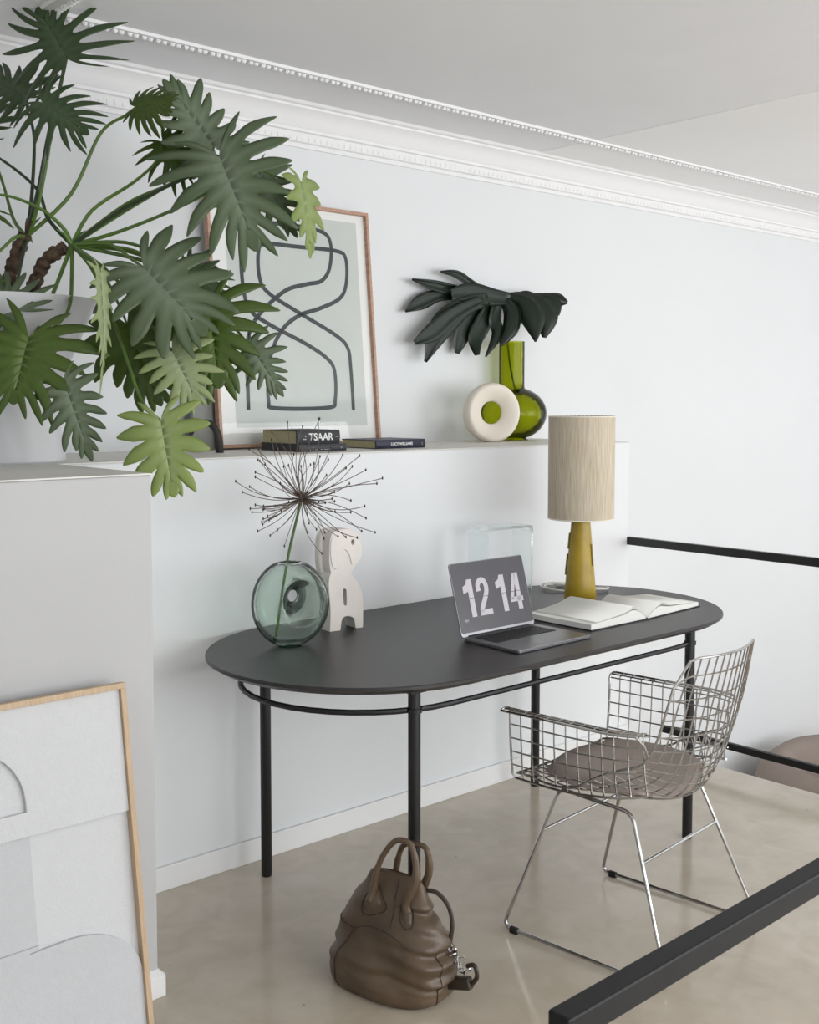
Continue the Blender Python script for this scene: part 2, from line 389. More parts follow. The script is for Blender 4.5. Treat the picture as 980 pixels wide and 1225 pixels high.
# cornice on the back wall
prof = [(YB, 2.545), (YB - .010, 2.545), (YB - .012, 2.556), (YB - .008, 2.562), (YB - .020, 2.566), (YB - .030, 2.598), (YB - .040, 2.602), (YB - .040, 2.612),
        (YB - .046, 2.618), (YB - .056, 2.645), (YB - .075, 2.668), (YB - .092, 2.678), (YB - .092, 2.686), (YB - .105, 2.690), (YB - .112, 2.700), (YB, 2.700)]
mb = MB(); n = len(prof)
mb.add([(x, y, z) for x in (XL, XR) for y, z in prof], [(i, i + 1, n + i + 1, n + i) for i in range(n - 1)] + [tuple(range(n)), tuple(range(2 * n - 1, n - 1, -1))])
corn = struct(mb.build('trim_cornice', 'plaster', smooth=True, angle=30))
tm = MB(); tm.lathe([(.002, -.018), (.007, -.012), (.008, 0), (.006, .010), (.001, .014)], 6)
tm.add([(-.017, 0, -.02), (-.013, 0, -.02), (-.015, -.005, .01), (-.017, -.002, .014), (-.013, -.002, .014)], [(0, 1, 2), (0, 2, 3), (1, 4, 2), (3, 2, 4)])
first = None
x = .95
for i in range(200):
    if first is None:
        o = tm.build('tongue', 'plaster', corn, smooth=True); first = o
    else:
        o = first.copy(); COL.objects.link(o)
    o.location = (x, YB - .020, 2.584); o.rotation_euler = (R(12), 0, 0); x += .03
# beaded rib on the ceiling: a rectangle whose corner shows at the top left
XB, YBD = 1.455, 3.285
mb = MB()
pr = [(-.026, 0), (-.024, -.010), (-.010, -.014), (.010, -.014), (.024, -.010), (.026, 0)]
def sweep(mb, path_pts):
    m = len(path_pts); vs = []
    for (px, py, nx, ny) in path_pts:
        for (o_, z) in pr: vs.append((px + nx * o_, py + ny * o_, ZC + z))
    k = len(pr)
    mb.add(vs, [(i * k + j, i * k + j + 1, (i + 1) * k + j + 1, (i + 1) * k + j) for i in range(m - 1) for j in range(k - 1)])
sweep(mb, [(XB, -1.5, 1, 0), (XB, YBD, 1, -1), (8.4, YBD, -1, -1), (8.4, -1.5, -1, 0)])
rib = struct(mb.build('trim_ceiling_rib', 'plaster', smooth=True, angle=25))
bm_ = MB()
for dx in (-.011, .011): bm_.lathe([(0, -.012), (.008, -.009), (.0105, 0)], 8, (dx, 0, 0))
bm_.box(-.021, -.019, -.012, .012, -.006, 0)
first = None
spots = [(XB + .03 + i * .050, YBD - .012, 0) for i in range(160)] + [(XB + .012, YBD - .05 - i * .042, R(90)) for i in range(60)]
for (x, y, rz) in spots:
    if first is None: o = bm_.build('bead', 'plaster', rib, smooth=True); first = o
    else: o = first.copy(); COL.objects.link(o)
    o.location = (x, y, ZC - .013); o.rotation_euler = (0, 0, rz)

# ------------------------------------------------------------------ railings
rl = thing('stair_railing', 'black metal guard railing along the floor edge, fixed to the wall right of the lamp', 'railing', (XE, YF, 0))
MB().box(-.012, .012, -4.6, .06, .895, .93).build('top_rail', 'black', rl, bevel=.002)
MB().box(-.011, .011, -4.6, -.20, .085, .113).build('bottom_rail', 'rail', rl, bevel=.002)
for y in (-2.37, -4.59): MB().box(-.012, .012, y - .012, y + .012, 0, .895).build('post', 'black', rl)
rl2 = thing('return_railing', 'thick dark grey steel handrail crossing the bottom right corner in the foreground', 'railing', (.842, .7245, 0), R(1.2))
MB().box(0, 3.19, -.0142, .0142, .889, .919).build('top_rail', 'rail', rl2, bevel=.003)
for x in (.0, 3.165): MB().box(x, x + .03, -.012, .012, 0, .889).build('post', 'rail', rl2)

# ------------------------------------------------------------------ table
ZT = .79
TX, TY, TL_, TR_ = 2.655, 2.612, .525, .478
tb = thing('oval_table', 'long oval charcoal desk table with round black legs and a tube ring under the top', 'table', (TX, TY, 0))
def stadium(L_, r, n=28, p=2.0):
    out = []
    for k in range(2 * n):
        a = -PI / 2 + PI * k / n if k < n else PI / 2 + PI * (k - n) / n
        c, s = math.cos(a), math.sin(a)
        c_ = math.copysign(abs(c) ** (2 / p), c); s_ = math.copysign(abs(s) ** (2 / p), s)
        sx = L_ if k < n else -L_
        if k == 0: out.append((-L_ * 0 + L_, -r)); continue
        if k == n: out.append((L_, r)); out.append((-L_, r)); continue
        out.append((sx + r * c_, r * s_))
    out.append((-L_, -r)); return out
mb = MB(); outl = [stadium(TL_, TR_ - d) for d in (.0025, 0, 0, .022)]
zs = [ZT, ZT - .003, ZT - .010, ZT - .024]; n = len(outl[0])
vs = [(x, y, z) for ol, z in zip(outl, zs) for x, y in ol]
fs = [tuple(range(n)), tuple(range(4 * n - 1, 3 * n - 1, -1))]
for k in range(3): fs += [(k * n + i, (k + 1) * n + i, (k + 1) * n + (i + 1) % n, k * n + (i + 1) % n) for i in range(n)]
mb.add(vs, fs).build('tabletop', 'table', tb, smooth=True, angle=30)
for sx in (-1, 1):
    for sy in (-1, 1):
        lx, ly = sx * .645, sy * .36
        lg = MB().lathe([(.0155, 0), (.0175, .004), (.0175, ZT - .04), (.02, ZT - .038)], 20, (lx, ly, 0)).build('leg', 'black', tb, smooth=True)
        MB().box(lx - .05, lx + .05, ly - .024, ly + .024, ZT - .034, ZT - .024).box(lx - .028, lx + .028, ly - .02, ly + .02, ZT - .044, ZT - .034).build('bracket', 'black', lg, bevel=.002)
        MB().tube([(lx, ly, ZT - .088), (lx, ly, ZT - .1)], .0215, 16).build('collar', 'black', lg)
MB().tube([(x, y, ZT - .094) for x, y in stadium(.525, .375, 20)], .0085, 8, closed=True).build('ring_rail', 'black', tb, smooth=True)
for x in (-.25, .25): MB().box(x - .04, x + .04, -.44, .44, ZT - .030, ZT - .024).build('batten', 'black', tb)

# ------------------------------------------------------------------ chair
CH = thing('wire_armchair', 'chrome wire mesh armchair with sled legs drawn up to the oval table', 'chair', (2.605, 1.98, 0), R(5.8))
WR = .0023
def shell(u, t):
    """u across -1..1, t 0 front edge .. 1 top of the back"""
    P = [(.235, .452), (.17, .452), (.06, .440), (-.06, .427), (-.15, .425), (-.215, .455), (-.25, .52), (-.272, .61), (-.298, .73), (-.33, .868)]
    Wd = [.225, .24, .255, .258, .25, .240, .236, .232, .224, .205]
    q = t * (len(P) - 1); i = min(int(q), len(P) - 2); f = q - i
    g = lambda A, k: A[min(max(k, 0), len(A) - 1)]
    def cr(A):
        a, b, c, d = g(A, i - 1), g(A, i), g(A, i + 1), g(A, i + 2)
        return .5 * ((2 * b) + (c - a) * f + (2 * a - 5 * b + 4 * c - d) * f * f + (3 * b - 3 * c + d - a) * f ** 3)
    y = cr([p[0] for p in P]); z = cr([p[1] for p in P]); w_ = cr(Wd)
    scoop = math.exp(-((t - .5) / .2) ** 2)
    x = u * w_
    y += (.02 + .075 * scoop + .03 * t) * u * u * (1 if t > .3 else t / .3)
    z += (.025 + .07 * scoop) * u * u * (1 - .9 * max(0, (t - .6) / .4)) * (.3 + .7 * min(1, t / .4))
    return Vector((x, y, z))
def rc(u, t):   # rounded top corners
    if t > .93 and abs(u) > .8:
        a = (abs(u) - .8) / .2; t = t - (.07) * a * a * (t - .93) / .07
    return shell(u, t)
mb = MB()
for i in range(-7, 8):
    if abs(i) == 7: continue
    mb.tube([rc(i / 7, k / 34) for k in range(35)], WR, 5)
for k in range(1, 21): mb.tube([rc(-1 + 2 * j / 18, k / 21.) for j in range(19)], WR, 5)
mb.build('shell_wire_mesh', 'chrome', CH, smooth=True)
edge = [rc(-1, k / 30) for k in range(31)] + [rc(-1 + 2 * j / 16, 1) for j in range(1, 16)] + [rc(1, 1 - k / 30) for k in range(31)] + [rc(1 - 2 * j / 16, 0) for j in range(1, 16)]
MB().tube(edge, .0036, 8, closed=True).build('shell_rim', 'chrome', CH, smooth=True)
ZA = .652
for s in (-1, 1):
    def ap(y, h):   # arm panel point: y along, h 0..1 up from the seat, >1 = flange
        xb = .238 + .012 * math.exp(-((y - .1) / .2) ** 2); xt = .262
        zb = .452 + .035 * max(0, (.12 - y) / .3) ** 2
        zt = ZA - .004 * (y - .235) / .4
        if h <= 1:
            x = xb + (xt - xb) * (1 - (1 - h) ** 2); z = zb + (zt - zb) * h
        else:
            a = (h - 1) * PI / 2 * 2; x = xt + .012 * (1 - math.cos(min(a, PI / 2))) + .03 * max(0, h - 1.2) / .8; z = zt + .012 * math.sin(min(a, PI / 2)) - .008 * max(0, h - 1.5)
        if y < -.1: x -= .10 * ((-.1 - y) / .18) ** 2
        return Vector((s * x, y, z))
    hs = [0, .2, .4, .6, .8, 1.0, 1.3, 1.6, 2.0]
    mb = MB()
    yv = [.235 - .0385 * j for j in range(1, 12)]
    for y in yv: mb.tube([ap(y, h) for h in (0, .15, .3, .45, .6, .75, .9, 1, 1.1, 1.2, 1.35, 1.5, 1.75, 2.0)], WR, 5)
    for h in hs[1:-1]: mb.tube([ap(.235 - .435 * j / 16, h) for j in range(17)], WR, 5)
    mb.build('arm_wire_mesh', 'chrome', CH, smooth=True)
    e_ = rc(s, .735); rim = [e_, (e_ + ap(-.2, 1.6)) / 2 + Vector((s * .012, 0, .004))] + [ap(-.19, 2.0) for _ in range(1)] + [ap(-.19 + .425 * j / 14, 2.0) for j in range(1, 15)]
    fr = [ap(.235, h) for h in (2.0, 1.75, 1.5, 1.25, 1.0, .8, .6, .4, .2, .06)] + [ap(.225, 0)] + [ap(.2 - .4 * j / 10, 0) for j in range(11)]
    MB().tube(rim + fr[1:], .0036, 8).build('arm_rim', 'chrome', CH, smooth=True)
# sled side frames
def fillet(pts, r, n=6):
    out = []; m = len(pts)
    for i in range(m):
        a, b, c = Vector(pts[i - 1]), Vector(pts[i]), Vector(pts[(i + 1) % m])
        d1 = (a - b).normalized(); d2 = (c - b).normalized()
        for k in range(n + 1):
            t = k / n; out.append((b + d1 * r) * (1 - t) ** 2 + b * 2 * t * (1 - t) + (b + d2 * r) * t * t)
    return out
for s in (-1, 1):
    xf, xs = s * .262, s * .185
    loop = [(xf, .255, .010), (xs, .115, .432), (xs, -.125, .420), (xf, -.285, .010)]
    lf = MB().tube(fillet(loop, .03), .0055, 10, closed=True).build('leg_frame', 'chrome', CH, smooth=True)
    for y in (.215, -.235): MB().tube([(xf, y - .012, .0105), (xf, y + .012, .0105)], .0085, 10).box(xf - .007, xf + .007, y - .012, y + .012, 0, .012).build('glide', 'black', lf)
for (y, z) in ((.157, .305), (-.172, .30)):
    xx = .262 - (.077) * (z / .425); MB().tube([(-xx, y, z), (xx, y, z)], .0045, 8).build('stretcher', 'chrome', CH, smooth=True)
# thick taupe cushion following the seat
mb = MB(); vs = []; nu, nt_ = 20, 24
def cus(u, t, side):
    # disc map
    r = max(abs(u), abs(t)); a = math.atan2(t, u); rr = r
    ux = math.cos(a) * rr * (.232 if True else 0) * (1 / max(abs(math.cos(a)), abs(math.sin(a)))) ** .25
    ty = math.sin(a) * rr * .205 * (1 / max(abs(math.cos(a)), abs(math.sin(a)))) ** .25
    y = ty + .012
    tt = min(max((.235 - y) / .38 * .42, 0.0), .47)
    p = shell(ux / .255, tt)
    th = .034 * (1 - r ** 6) ** .5 if r < 1 else 0
    base = p.z + .006
    return Vector((ux, y, base + .004 + (th if side else 0)))
for side in (0, 1):
    for i in range(nu + 1):
        for j in range(nt_ + 1): vs.append(cus(-1 + 2 * i / nu, -1 + 2 * j / nt_, side))
K = (nu + 1) * (nt_ + 1); fs = []
for i in range(nu):
    for j in range(nt_):
        a = i * (nt_ + 1) + j; q = (a, a + nt_ + 1, a + nt_ + 2, a + 1); fs.append(tuple(x + K for x in q)); fs.append(q[::-1])
mb.add(vs, fs).build('seat_cushion', 'cushion', CH, smooth=True, angle=180)['label'] = 'taupe felt seat cushion'

# ------------------------------------------------------------------ framed line drawing on the ledge
def frame_T(BL, xdir, up):
    x = Vector(xdir).normalized(); y = Vector(up).normalized(); y = (y - x * x.dot(y)).normalized(); z = x.cross(y)
    return Matrix(((x.x, y.x, z.x, BL[0]), (x.y, y.y, z.y, BL[1]), (x.z, y.z, z.z, BL[2]), (0, 0, 0, 1)))
zb = ZL
P0 = Vector((2.20, 3.585, zb)); T = frame_T(P0, (1, 0, 0), (0, .085, .95))
nrm = T.to_3x3() @ Vector((0, 0, 1)); Ti = T.inverted()
fo = .028
def loc2(u, v, off=0): p = Ti @ at_plane(u, v, P0 + nrm * off, nrm); return p.x, p.y
cx = [loc2(248, 238, fo), loc2(441, 246, fo), loc2(455, 521, fo), loc2(263, 533, fo)]
x0 = (cx[0][0] + cx[3][0]) / 2; x1 = (cx[1][0] + cx[2][0]) / 2; y1 = (cx[0][1] + cx[1][1]) / 2; y0 = .004
art = thing('framed_drawing', 'framed abstract drawing of one looping dark line leaning on the wall behind the books', 'picture')
art.matrix_world = T
def rel(pts): return pts
fw = .013
fr = MB()
for (a, b, c, d) in ((x0, x1, y0, y0 + fw), (x0, x1, y1 - fw, y1), (x0, x0 + fw, y0 + fw, y1 - fw), (x1 - fw, x1, y0 + fw, y1 - fw)):
    MB().box(a, b, c, d, 0, fo).build('frame_bar', 'walnut', art, bevel=.001)
MB().box(x0 + fw, x1 - fw, y0 + fw, y1 - fw, .002, .008).build('mat_board', 'mat_board', art)
pc = [loc2(271, 254, .009), loc2(427.7, 261, .009), loc2(437, 509.5, .009), loc2(280.6, 511, .009)]
px0, px1, py0, py1 = (pc[0][0] + pc[3][0]) / 2, (pc[1][0] + pc[2][0]) / 2, (pc[2][1] + pc[3][1]) / 2, (pc[0][1] + pc[1][1]) / 2
MB().box(px0, px1, py0, py1, .008, .009).build('print', 'print', art)
line = [(213, 855), (210, 760), (206, 660), (214, 570), (255, 492), (350, 405), (430, 380), (490, 366), (521, 312), (522, 220), (482, 178), (350, 153), (205, 145), (183, 175), (190, 370),
        (218, 475), (290, 530), (430, 605), (510, 660), (539, 710), (541, 815), (515, 846), (315, 848), (289, 820), (289, 700), (310, 610), (350, 540), (410, 495), (480, 472), (556, 435), (582, 380),
        (581, 285), (545, 254), (400, 238), (275, 227), (250, 262), (256, 360), (292, 415), (400, 485), (540, 570), (588, 620), (600, 700), (610, 855)]
pts = smooth_path([(*loc2(230 + a / 3.161, 220 + b / 3.161, .0095), 0) for a, b in line], 6)
MB().ribbon(pts, .0165, Matrix.Identity(4), .0092, .0097).build('drawn_line', 'ink', art)
MB().box(x0 + fw, x1 - fw, y0 + fw, y1 - fw, .019, .021).build('glazing', 'pane', art)

# grey panel imitating the frame's shadow on the wall, and a dark branch
gp = MB(); Tg = frame_T((2.135, 3.625, zb), (1, 0, 0), (0, .05, .9))
tag(gp.box(0, .17, .001, .62, 0, .018, Tg).build('frame_shadow_panel', 'shadow_panel', bevel=.002), 'narrow grey panel imitating the shadow of the framed drawing on the wall', 'panel')
bp = [at(232, 512, 3.93), at(243, 506, 3.93), at(252, 507, 3.93), at(259, 515, 3.93), at(262, 526, 3.93)]
e = at(263, 533, 3.93); bp.append(Vector((e.x, e.y, zb + .012)))
tag(MB().tube(smooth_path([at(228, 520, 3.93)] + bp + [Vector((e.x, e.y, zb))], 4), [.006] + [.009] * 3 + [.011] * 4 + [.012] * 5 + [.013] * 6 + [.0135] * 6, 10).build('charred_branch', 'drift', smooth=True),
    'black curved piece of charred wood standing at the left foot of the framed drawing', 'ornament')

# ------------------------------------------------------------------ text helper
def text(body, size, T, mat_, parent, name='lettering', ext=.0003, sx=1, align='CENTER', bold=.0):
    c = bpy.data.curves.new('t', 'FONT'); c.body = body; c.size = size; c.extrude = ext; c.align_x = align; c.align_y = 'CENTER'; c.offset = bold; c.resolution_u = 3
    o = bpy.data.objects.new('t', c); COL.objects.link(o)
    dg = bpy.context.evaluated_depsgraph_get(); me = bpy.data.meshes.new_from_object(o.evaluated_get(dg))
    bpy.data.objects.remove(o); me.transform(T @ Matrix.Diagonal((sx, 1, 1, 1))); me.materials.clear(); me.materials.append(M[mat_])
    ob = bpy.data.objects.new(name, me); COL.objects.link(ob); ob.parent = parent; return ob
TFR = Matrix(((1, 0, 0, 0), (0, 0, -1, 0), (0, 1, 0, 0), (0, 0, 0, 1)))   # text lying in the XZ plane, facing -Y

# ------------------------------------------------------------------ books on the ledge
def book(label, loc, rz, w_, d_, h_, cover, pages, round_spine=True):
    """spine along +X at the front (y=0), body towards +Y"""
    t = thing('book', label, 'book', loc, rz, 'books lying on the ledge'); c = .003
    MB().box(c, w_ - c, .004, d_ - .004, c, h_ - c).build('page_block', pages, t)
    MB().box(0, w_, 0, d_, 0, c).box(0, w_, 0, d_, h_ - c, h_).build('cover_board', cover, t, bevel=.0008)
    sp = [(-.002, 0)] + [(-.002 - .004 * math.sin(PI * k / 6), h_ * k / 6) for k in range(7)] + [(.002, h_), (.002, 0)]
    vs = [(x, y, z) for x in (0, w_) for y, z in sp]; n = len(sp)
    MB().add(vs, [tuple(range(n)), tuple(range(2 * n - 1, n - 1, -1))] + [(i, (i + 1) % n, (i + 1) % n + n, i + n) for i in range(n)]).build('spine', cover, t, smooth=True)
    return t
def spine_xy(u, v): p = at_z(u, v, ZL); return p
b2 = book('thin charcoal book lying under the thick black book on the ledge', (2.335, 3.235, ZL), R(0), .215, .235, .026, 'cover_grey', 'cover_grey')
b1 = book('thick black book with white TSAAR lettering, on top of a thinner book', (2.335, 3.245, ZL + .0262), R(0), .192, .215, .050, 'cover_black', 'pages')
b3 = book('thin navy book lying alone to the right of the book pile', (2.70, 3.245, ZL), R(-1), .245, .21, .034, 'cover_navy', 'pages')
def spine_text(b, s, x, z, size, sx=1, bold=0): text(s, size, Matrix.Translation((x, -.0063, z)) @ TFR, 'letter', b, sx=sx, bold=bold)
spine_text(b1, 'TSAAR', .105, .025, .036, 1.0, .0006); spine_text(b1, '.:', .033, .026, .03); spine_text(b1, '~', .178, .027, .02)
spine_text(b2, '. : ..  .. ....', .09, .012, .02, 1.2); spine_text(b2, '::', .19, .014, .015, 1.2)
spine_text(b3, 'LUCY WILLIAMS', .125, .017, .015, 1.0, .0004); spine_text(b3, '::', .228, .017, .016)

# ------------------------------------------------------------------ ring vase and green bottle with monstera leaf
def towards_cam(p, az_off=0):
    return math.atan2(-p[1], -p[0]) + az_off
gp0 = at_z(612, 527, ZL); GK = (gp0 - CAM).dot(FW)
gx = Vector((3.92, 3.50, ZL)); GK = (gx - CAM).dot(FW)
gx = Vector((at(612, 500, GK).x, at(612, 500, GK).y, ZL)); S_ = GK / FPX
bt = thing('bottle_vase', 'olive green glass bottle vase with squat round body and tall neck, holding one big leaf', 'vase', gx)
def bottle_prof(o_):
    R0, H0 = 42 * S_ - o_, 63 * S_
    pr_ = [(0.0, o_), (R0 * .5, o_)]
    for k in range(-7, 9):
        a = k / 9 * PI / 2; pr_.append((R0 * math.cos(a) ** .9, H0 / 2 + (H0 / 2 - o_) * math.sin(a)))
    nr = 15.2 * S_ - o_; pr_ = [p for p in pr_ if p[0] > nr * .98 or p[1] < H0 / 2]
    return pr_ + [(nr, H0 - o_ + .001), (nr, H0 + .02), (nr, 117 * S_)]
MB().lathe(bottle_prof(0) + bottle_prof(.003)[::-1], 48).build('bottle', 'glass_olive', bt, smooth=True, angle=60)
rx_ = Vector((at(588, 530, GK - .27).x, at(588, 530, GK - .27).y, ZL)); S2 = (GK - .27) / FPX
rv = thing('ring_vase', 'cream ceramic ring shaped vase with a hole through its dished face, before the green bottle', 'vase', rx_)
Ro = 35.5 * S2; az = towards_cam(rx_, R(26))
TT = Matrix.Translation((0, 0, Ro - .002)) @ Matrix.Rotation(az, 4, 'Z') @ Matrix.Rotation(PI / 2, 4, 'Y')
rp = [(Ro * .40, -.010), (Ro * .42, .004), (Ro * .62, .022), (Ro * .82, .032), (Ro * .93, .030), (Ro, .014), (Ro, -.014), (Ro * .93, -.030), (Ro * .82, -.032), (Ro * .62, -.024)]
sp_ = [Vector((a, b, 0)) for a, b in rp]; sp_ = smooth_path(sp_, 3, True)
MB().lathe([(p.x, p.y) for p in sp_], 48, closed=True, T=TT).build('body', 'cream_cer', rv, smooth=True, angle=80)

# ------------------------------------------------------------------ leaf builder
def leaf_mesh(name, A, T_, N_, width, nl=8, deep=.62, slim=1.0, fold=.15, droop=.12, seed=0, amax=158, amin=13, blunt=.5, lenp=None, m='leaf_dark', parent=None, curl=.1, span=.72):
    rnd = random.Random(seed); deep = min(.8, deep + .09); slim *= .92
    ex = (T_ - A); L = ex.length; ex.normalize()
    nn = (N_ - ex * N_.dot(ex)).normalized(); ey = nn.cross(ex)
    vs = []; vein = []; fs = []
    def put(x, y, k=0, v=0):
        a = abs(y) / (width / 2)
        z = fold * abs(y) - droop * L * (max(x, 0) / L) ** 2 - curl * width * a * a + k
        vs.append(A + ex * x + ey * y + nn * z); vein.append(v); return len(vs) - 1
    LP = lenp or [.74, .98, 1.08, 1.08, 1.02, .98, .92, .82, .66]
    def lp(i): q = i / (nl - 1) * (len(LP) - 1); a = int(q); f = q - a; return LP[a] * (1 - f) + LP[min(a + 1, len(LP) - 1)] * f
    mids = [span * L * max(0, (i - 1.2) / (nl - 1.2)) ** 1.05 for i in range(nl + 1)]
    BS = 1.0 if blunt <= .6 else .4
    ang = [R(amax + (amin - amax) * ((i + .5) / nl) ** .82) for i in range(nl)]
    mid_idx = [put(mids[i], 0, 0, 1) for i in range(nl + 1)]
    ends = []
    for s in (1, -1):
        sin_prev = None
        lens = [width / 2 * lp(i) * rnd.uniform(.82, 1.12) for i in range(nl)]
        aa = [a + R(rnd.uniform(-5, 5)) for a in ang]
        sin_i = []
        for i in range(nl + 1):
            if i == 0: a = aa[0] + R(12); ln = lens[0] * (1 - deep) * .9
            elif i == nl: a = (aa[-1] + 0) / 2; ln = lens[-1] * (1 - deep) * .8
            else: a = (aa[i - 1] + aa[i]) / 2; ln = (lens[i - 1] + lens[i]) / 2 * (1 - deep)
            mx = mids[i]
            sin_i.append((mx + ln * math.cos(a), s * ln * math.sin(a)))
        sid = [put(x, y) for x, y in sin_i]
        for i in range(nl):
            c0x = (mids[i] + mids[i + 1]) / 2; ln = lens[i]; a = aa[i]
            d = Vector((math.cos(a), s * math.sin(a))); q = Vector((-d.y, d.x)) * s
            s0 = Vector(sin_i[i]); s1 = Vector(sin_i[i + 1])
            mid = (s0 + s1) / 2; w0 = (s1 - s0).length / 2
            tip = Vector((c0x, 0)) + d * ln
            bend = rnd.uniform(.0, .24) * ln * BS * (1 if aa[i] > .5 else .3)
            cen = [put(c0x, 0, 0, .9), put(mid.x, mid.y, .0015, .75)]
            lft = [mid_idx[i], sid[i]]; rgt = [mid_idx[i + 1], sid[i + 1]]
            zt = rnd.uniform(-.10, .02)
            rows = 5
            wp = [1.04, 1.10, 1.0, .66] if blunt > .6 else [.98, 1.0, .86, .50]
            ud = (tip - mid); seg = ud.length; ud = ud.normalized() if seg > 1e-6 else d
            qn = Vector((-ud.y, ud.x)) * s
            fwd = -Vector((-ud.y, ud.x)) * s; wm = min(w0, ln * .2) * slim
            for r in range(1, rows + 1):
                f = r / rows; pc_ = mid + ud * seg * f + fwd * bend * f * f
                kz = zt * ln * f * f
                if r == rows:
                    t_ = put(pc_.x, pc_.y, kz, .3); fs.append((lft[-1], t_, cen[-1])); fs.append((cen[-1], t_, rgt[-1]))
                else:
                    ww = wm * wp[r - 1] * rnd.uniform(.86, 1.14)
                    pl = pc_ + qn * ww; pr2 = pc_ - qn * ww
                    # qn side: pick so that the left edge is nearer sinus i
                    if (pl - s0).length > (pr2 - s0).length: pl, pr2 = pr2, pl
                    lft.append(put(pl.x, pl.y, kz - .002)); rgt.append(put(pr2.x, pr2.y, kz - .002)); cen.append(put(pc_.x, pc_.y, kz + .0015, .6 * (1 - f)))
            for k in range(len(cen) - 1):
                fs.append((lft[k], lft[k + 1], cen[k + 1], cen[k])); fs.append((cen[k], cen[k + 1], rgt[k + 1], rgt[k]))
        ends.append(sid[nl])
    # terminal lobe
    n0 = mid_idx[nl]; rows = 5; Lc = [n0]; l_ = [ends[0]]; r_ = [ends[1]]
    w0 = width * .07 * slim
    for r in range(1, rows + 1):
        f = r / rows; x = mids[nl] + (L - mids[nl]) * f
        if r == rows:
            t_ = put(x, 0); fs += [(l_[-1], t_, Lc[-1]), (Lc[-1], t_, r_[-1])]
        else:
            ww = w0 * [1.15, 1.2, 1.0, .65][r - 1]; l_.append(put(x, ww, -.001)); r_.append(put(x, -ww, -.001)); Lc.append(put(x, 0, .001, .5 * (1 - f)))
    fs += [(n0, ends[0], l_[1], Lc[1]), (n0, Lc[1], r_[1], ends[1])]
    for k in range(1, len(Lc) - 1): fs += [(l_[k], l_[k + 1], Lc[k + 1], Lc[k]), (Lc[k], Lc[k + 1], r_[k + 1], r_[k])]
    me = bpy.data.meshes.new(name)
    # consistent orientation towards nn
    F = []
    for f in fs:
        if len(set(f)) < 3: continue
        p = [vs[i] for i in f]; nrm_ = (p[1] - p[0]).cross(p[-1] - p[0])
        if len(p) == 4: nrm_ += (p[3] - p[2]).cross(p[1] - p[2])
        F.append(tuple(f) if nrm_.dot(nn) > 0 else tuple(f[::-1]))
    me.from_pydata([tuple(v) for v in vs], [], F)
    ca = me.color_attributes.new('vein', 'FLOAT_COLOR', 'POINT')
    for i, v in enumerate(vein): ca.data[i].color = (v, v, v, 1)
    me.polygons.foreach_set('use_smooth', [True] * len(me.polygons))
    me.materials.append(M[m]); me.validate()
    o = bpy.data.objects.new(name, me); COL.objects.link(o); o.parent = parent
    ss = o.modifiers.new('smooth', 'SUBSURF'); ss.levels = 1; ss.render_levels = 1
    so = o.modifiers.new('thickness', 'SOLIDIFY'); so.thickness = .0008
    return o

# ------------------------------------------------------------------ monstera leaf in the bottle
ml = thing('monstera_leaf', 'dark glossy split leaf standing in the olive green bottle', 'leaf', gx)
def L3(u, v, k, o=gx): return at(u, v, k) - o
toC = (CAM - gx).normalized()
k0 = GK
def leaf_strips(name, strips, m, parent, org):
    vs = []; fs = []; vein = []
    for n_s, (pts, wd, k1, k2) in enumerate(strips):
        P = smooth_path([Vector((u, v, 0)) for u, v in pts], 6); W4 = smooth_path([Vector((x * 1.22, 0, 0)) for x in wd], 6); n = len(P); b0 = len(vs)
        for i in range(n):
            t = (P[min(i + 1, n - 1)] - P[max(i - 1, 0)]).normalized(); q = Vector((-t.y, t.x, 0)); f = i / (n - 1); k = k1 + (k2 - k1) * f
            hw = max(.4, W4[i].x / 2)
            for s_, dk in ((-1, .010), (-.5, .002), (0, -.003), (.5, .002), (1, .010)):
                c = P[i] + q * hw * s_; kk = k + dk * hw / 8; kk = min(kk, (3.665 - .012 * (n_s % 5) - .010 * abs(s_)) / ray(c.x, c.y).y); vs.append(at(c.x, c.y, kk) - org); vein.append(.55 if s_ == 0 and f < .8 else 0)
        for i in range(n - 1):
            for c in range(4): a = b0 + i * 5 + c; fs.append((a, a + 1, a + 6, a + 5))
    me = bpy.data.meshes.new(name); me.from_pydata([tuple(v) for v in vs], [], fs); me.materials.append(M[m])
    ca = me.color_attributes.new('vein', 'FLOAT_COLOR', 'POINT')
    for i, v in enumerate(vein): ca.data[i].color = (v, v, v, 1)
    me.polygons.foreach_set('use_smooth', [True] * len(me.polygons)); me.flip_normals()
    o = bpy.data.objects.new(name, me); COL.objects.link(o); o.parent = parent
    so = o.modifiers.new('thickness', 'SOLIDIFY'); so.thickness = .0010
    return o
k0 = GK
KL = [([(590, 357), (560, 353), (527, 353), (503, 362), (485, 373)], [6, 9, 12, 15, 2], k0, k0 + .03),
      ([(587, 353), (552, 348), (522, 342), (493, 334)], [8, 9, 11, 2], k0 + .01, k0 + .06),
      ([(583, 352), (562, 338), (546, 328), (527, 325)], [6, 8, 8, 2], k0 + .01, k0 + .08),
      ([(584, 357), (553, 368), (527, 393), (509, 433)], [12, 21, 24, 3], k0 - .01, k0 - .13),
      ([(578, 358), (543, 376), (517, 398), (496, 410)], [8, 15, 18, 5], k0 + .0, k0 - .09),
      ([(586, 360), (562, 382), (552, 403), (547, 423)], [14, 19, 16, 5], k0 - .02, k0 - .16),
      ([(591, 360), (577, 388), (569, 406), (571, 425)], [12, 17, 15, 5], k0 - .03, k0 - .17),
      ([(596, 360), (592, 382), (595, 400), (581, 427)], [9, 12, 11, 1.5], k0 - .02, k0 - .12),
      ([(540, 352), (562, 350), (592, 356), (628, 358)], [10, 20, 17, 6], k0 - .004, k0 - .004)]
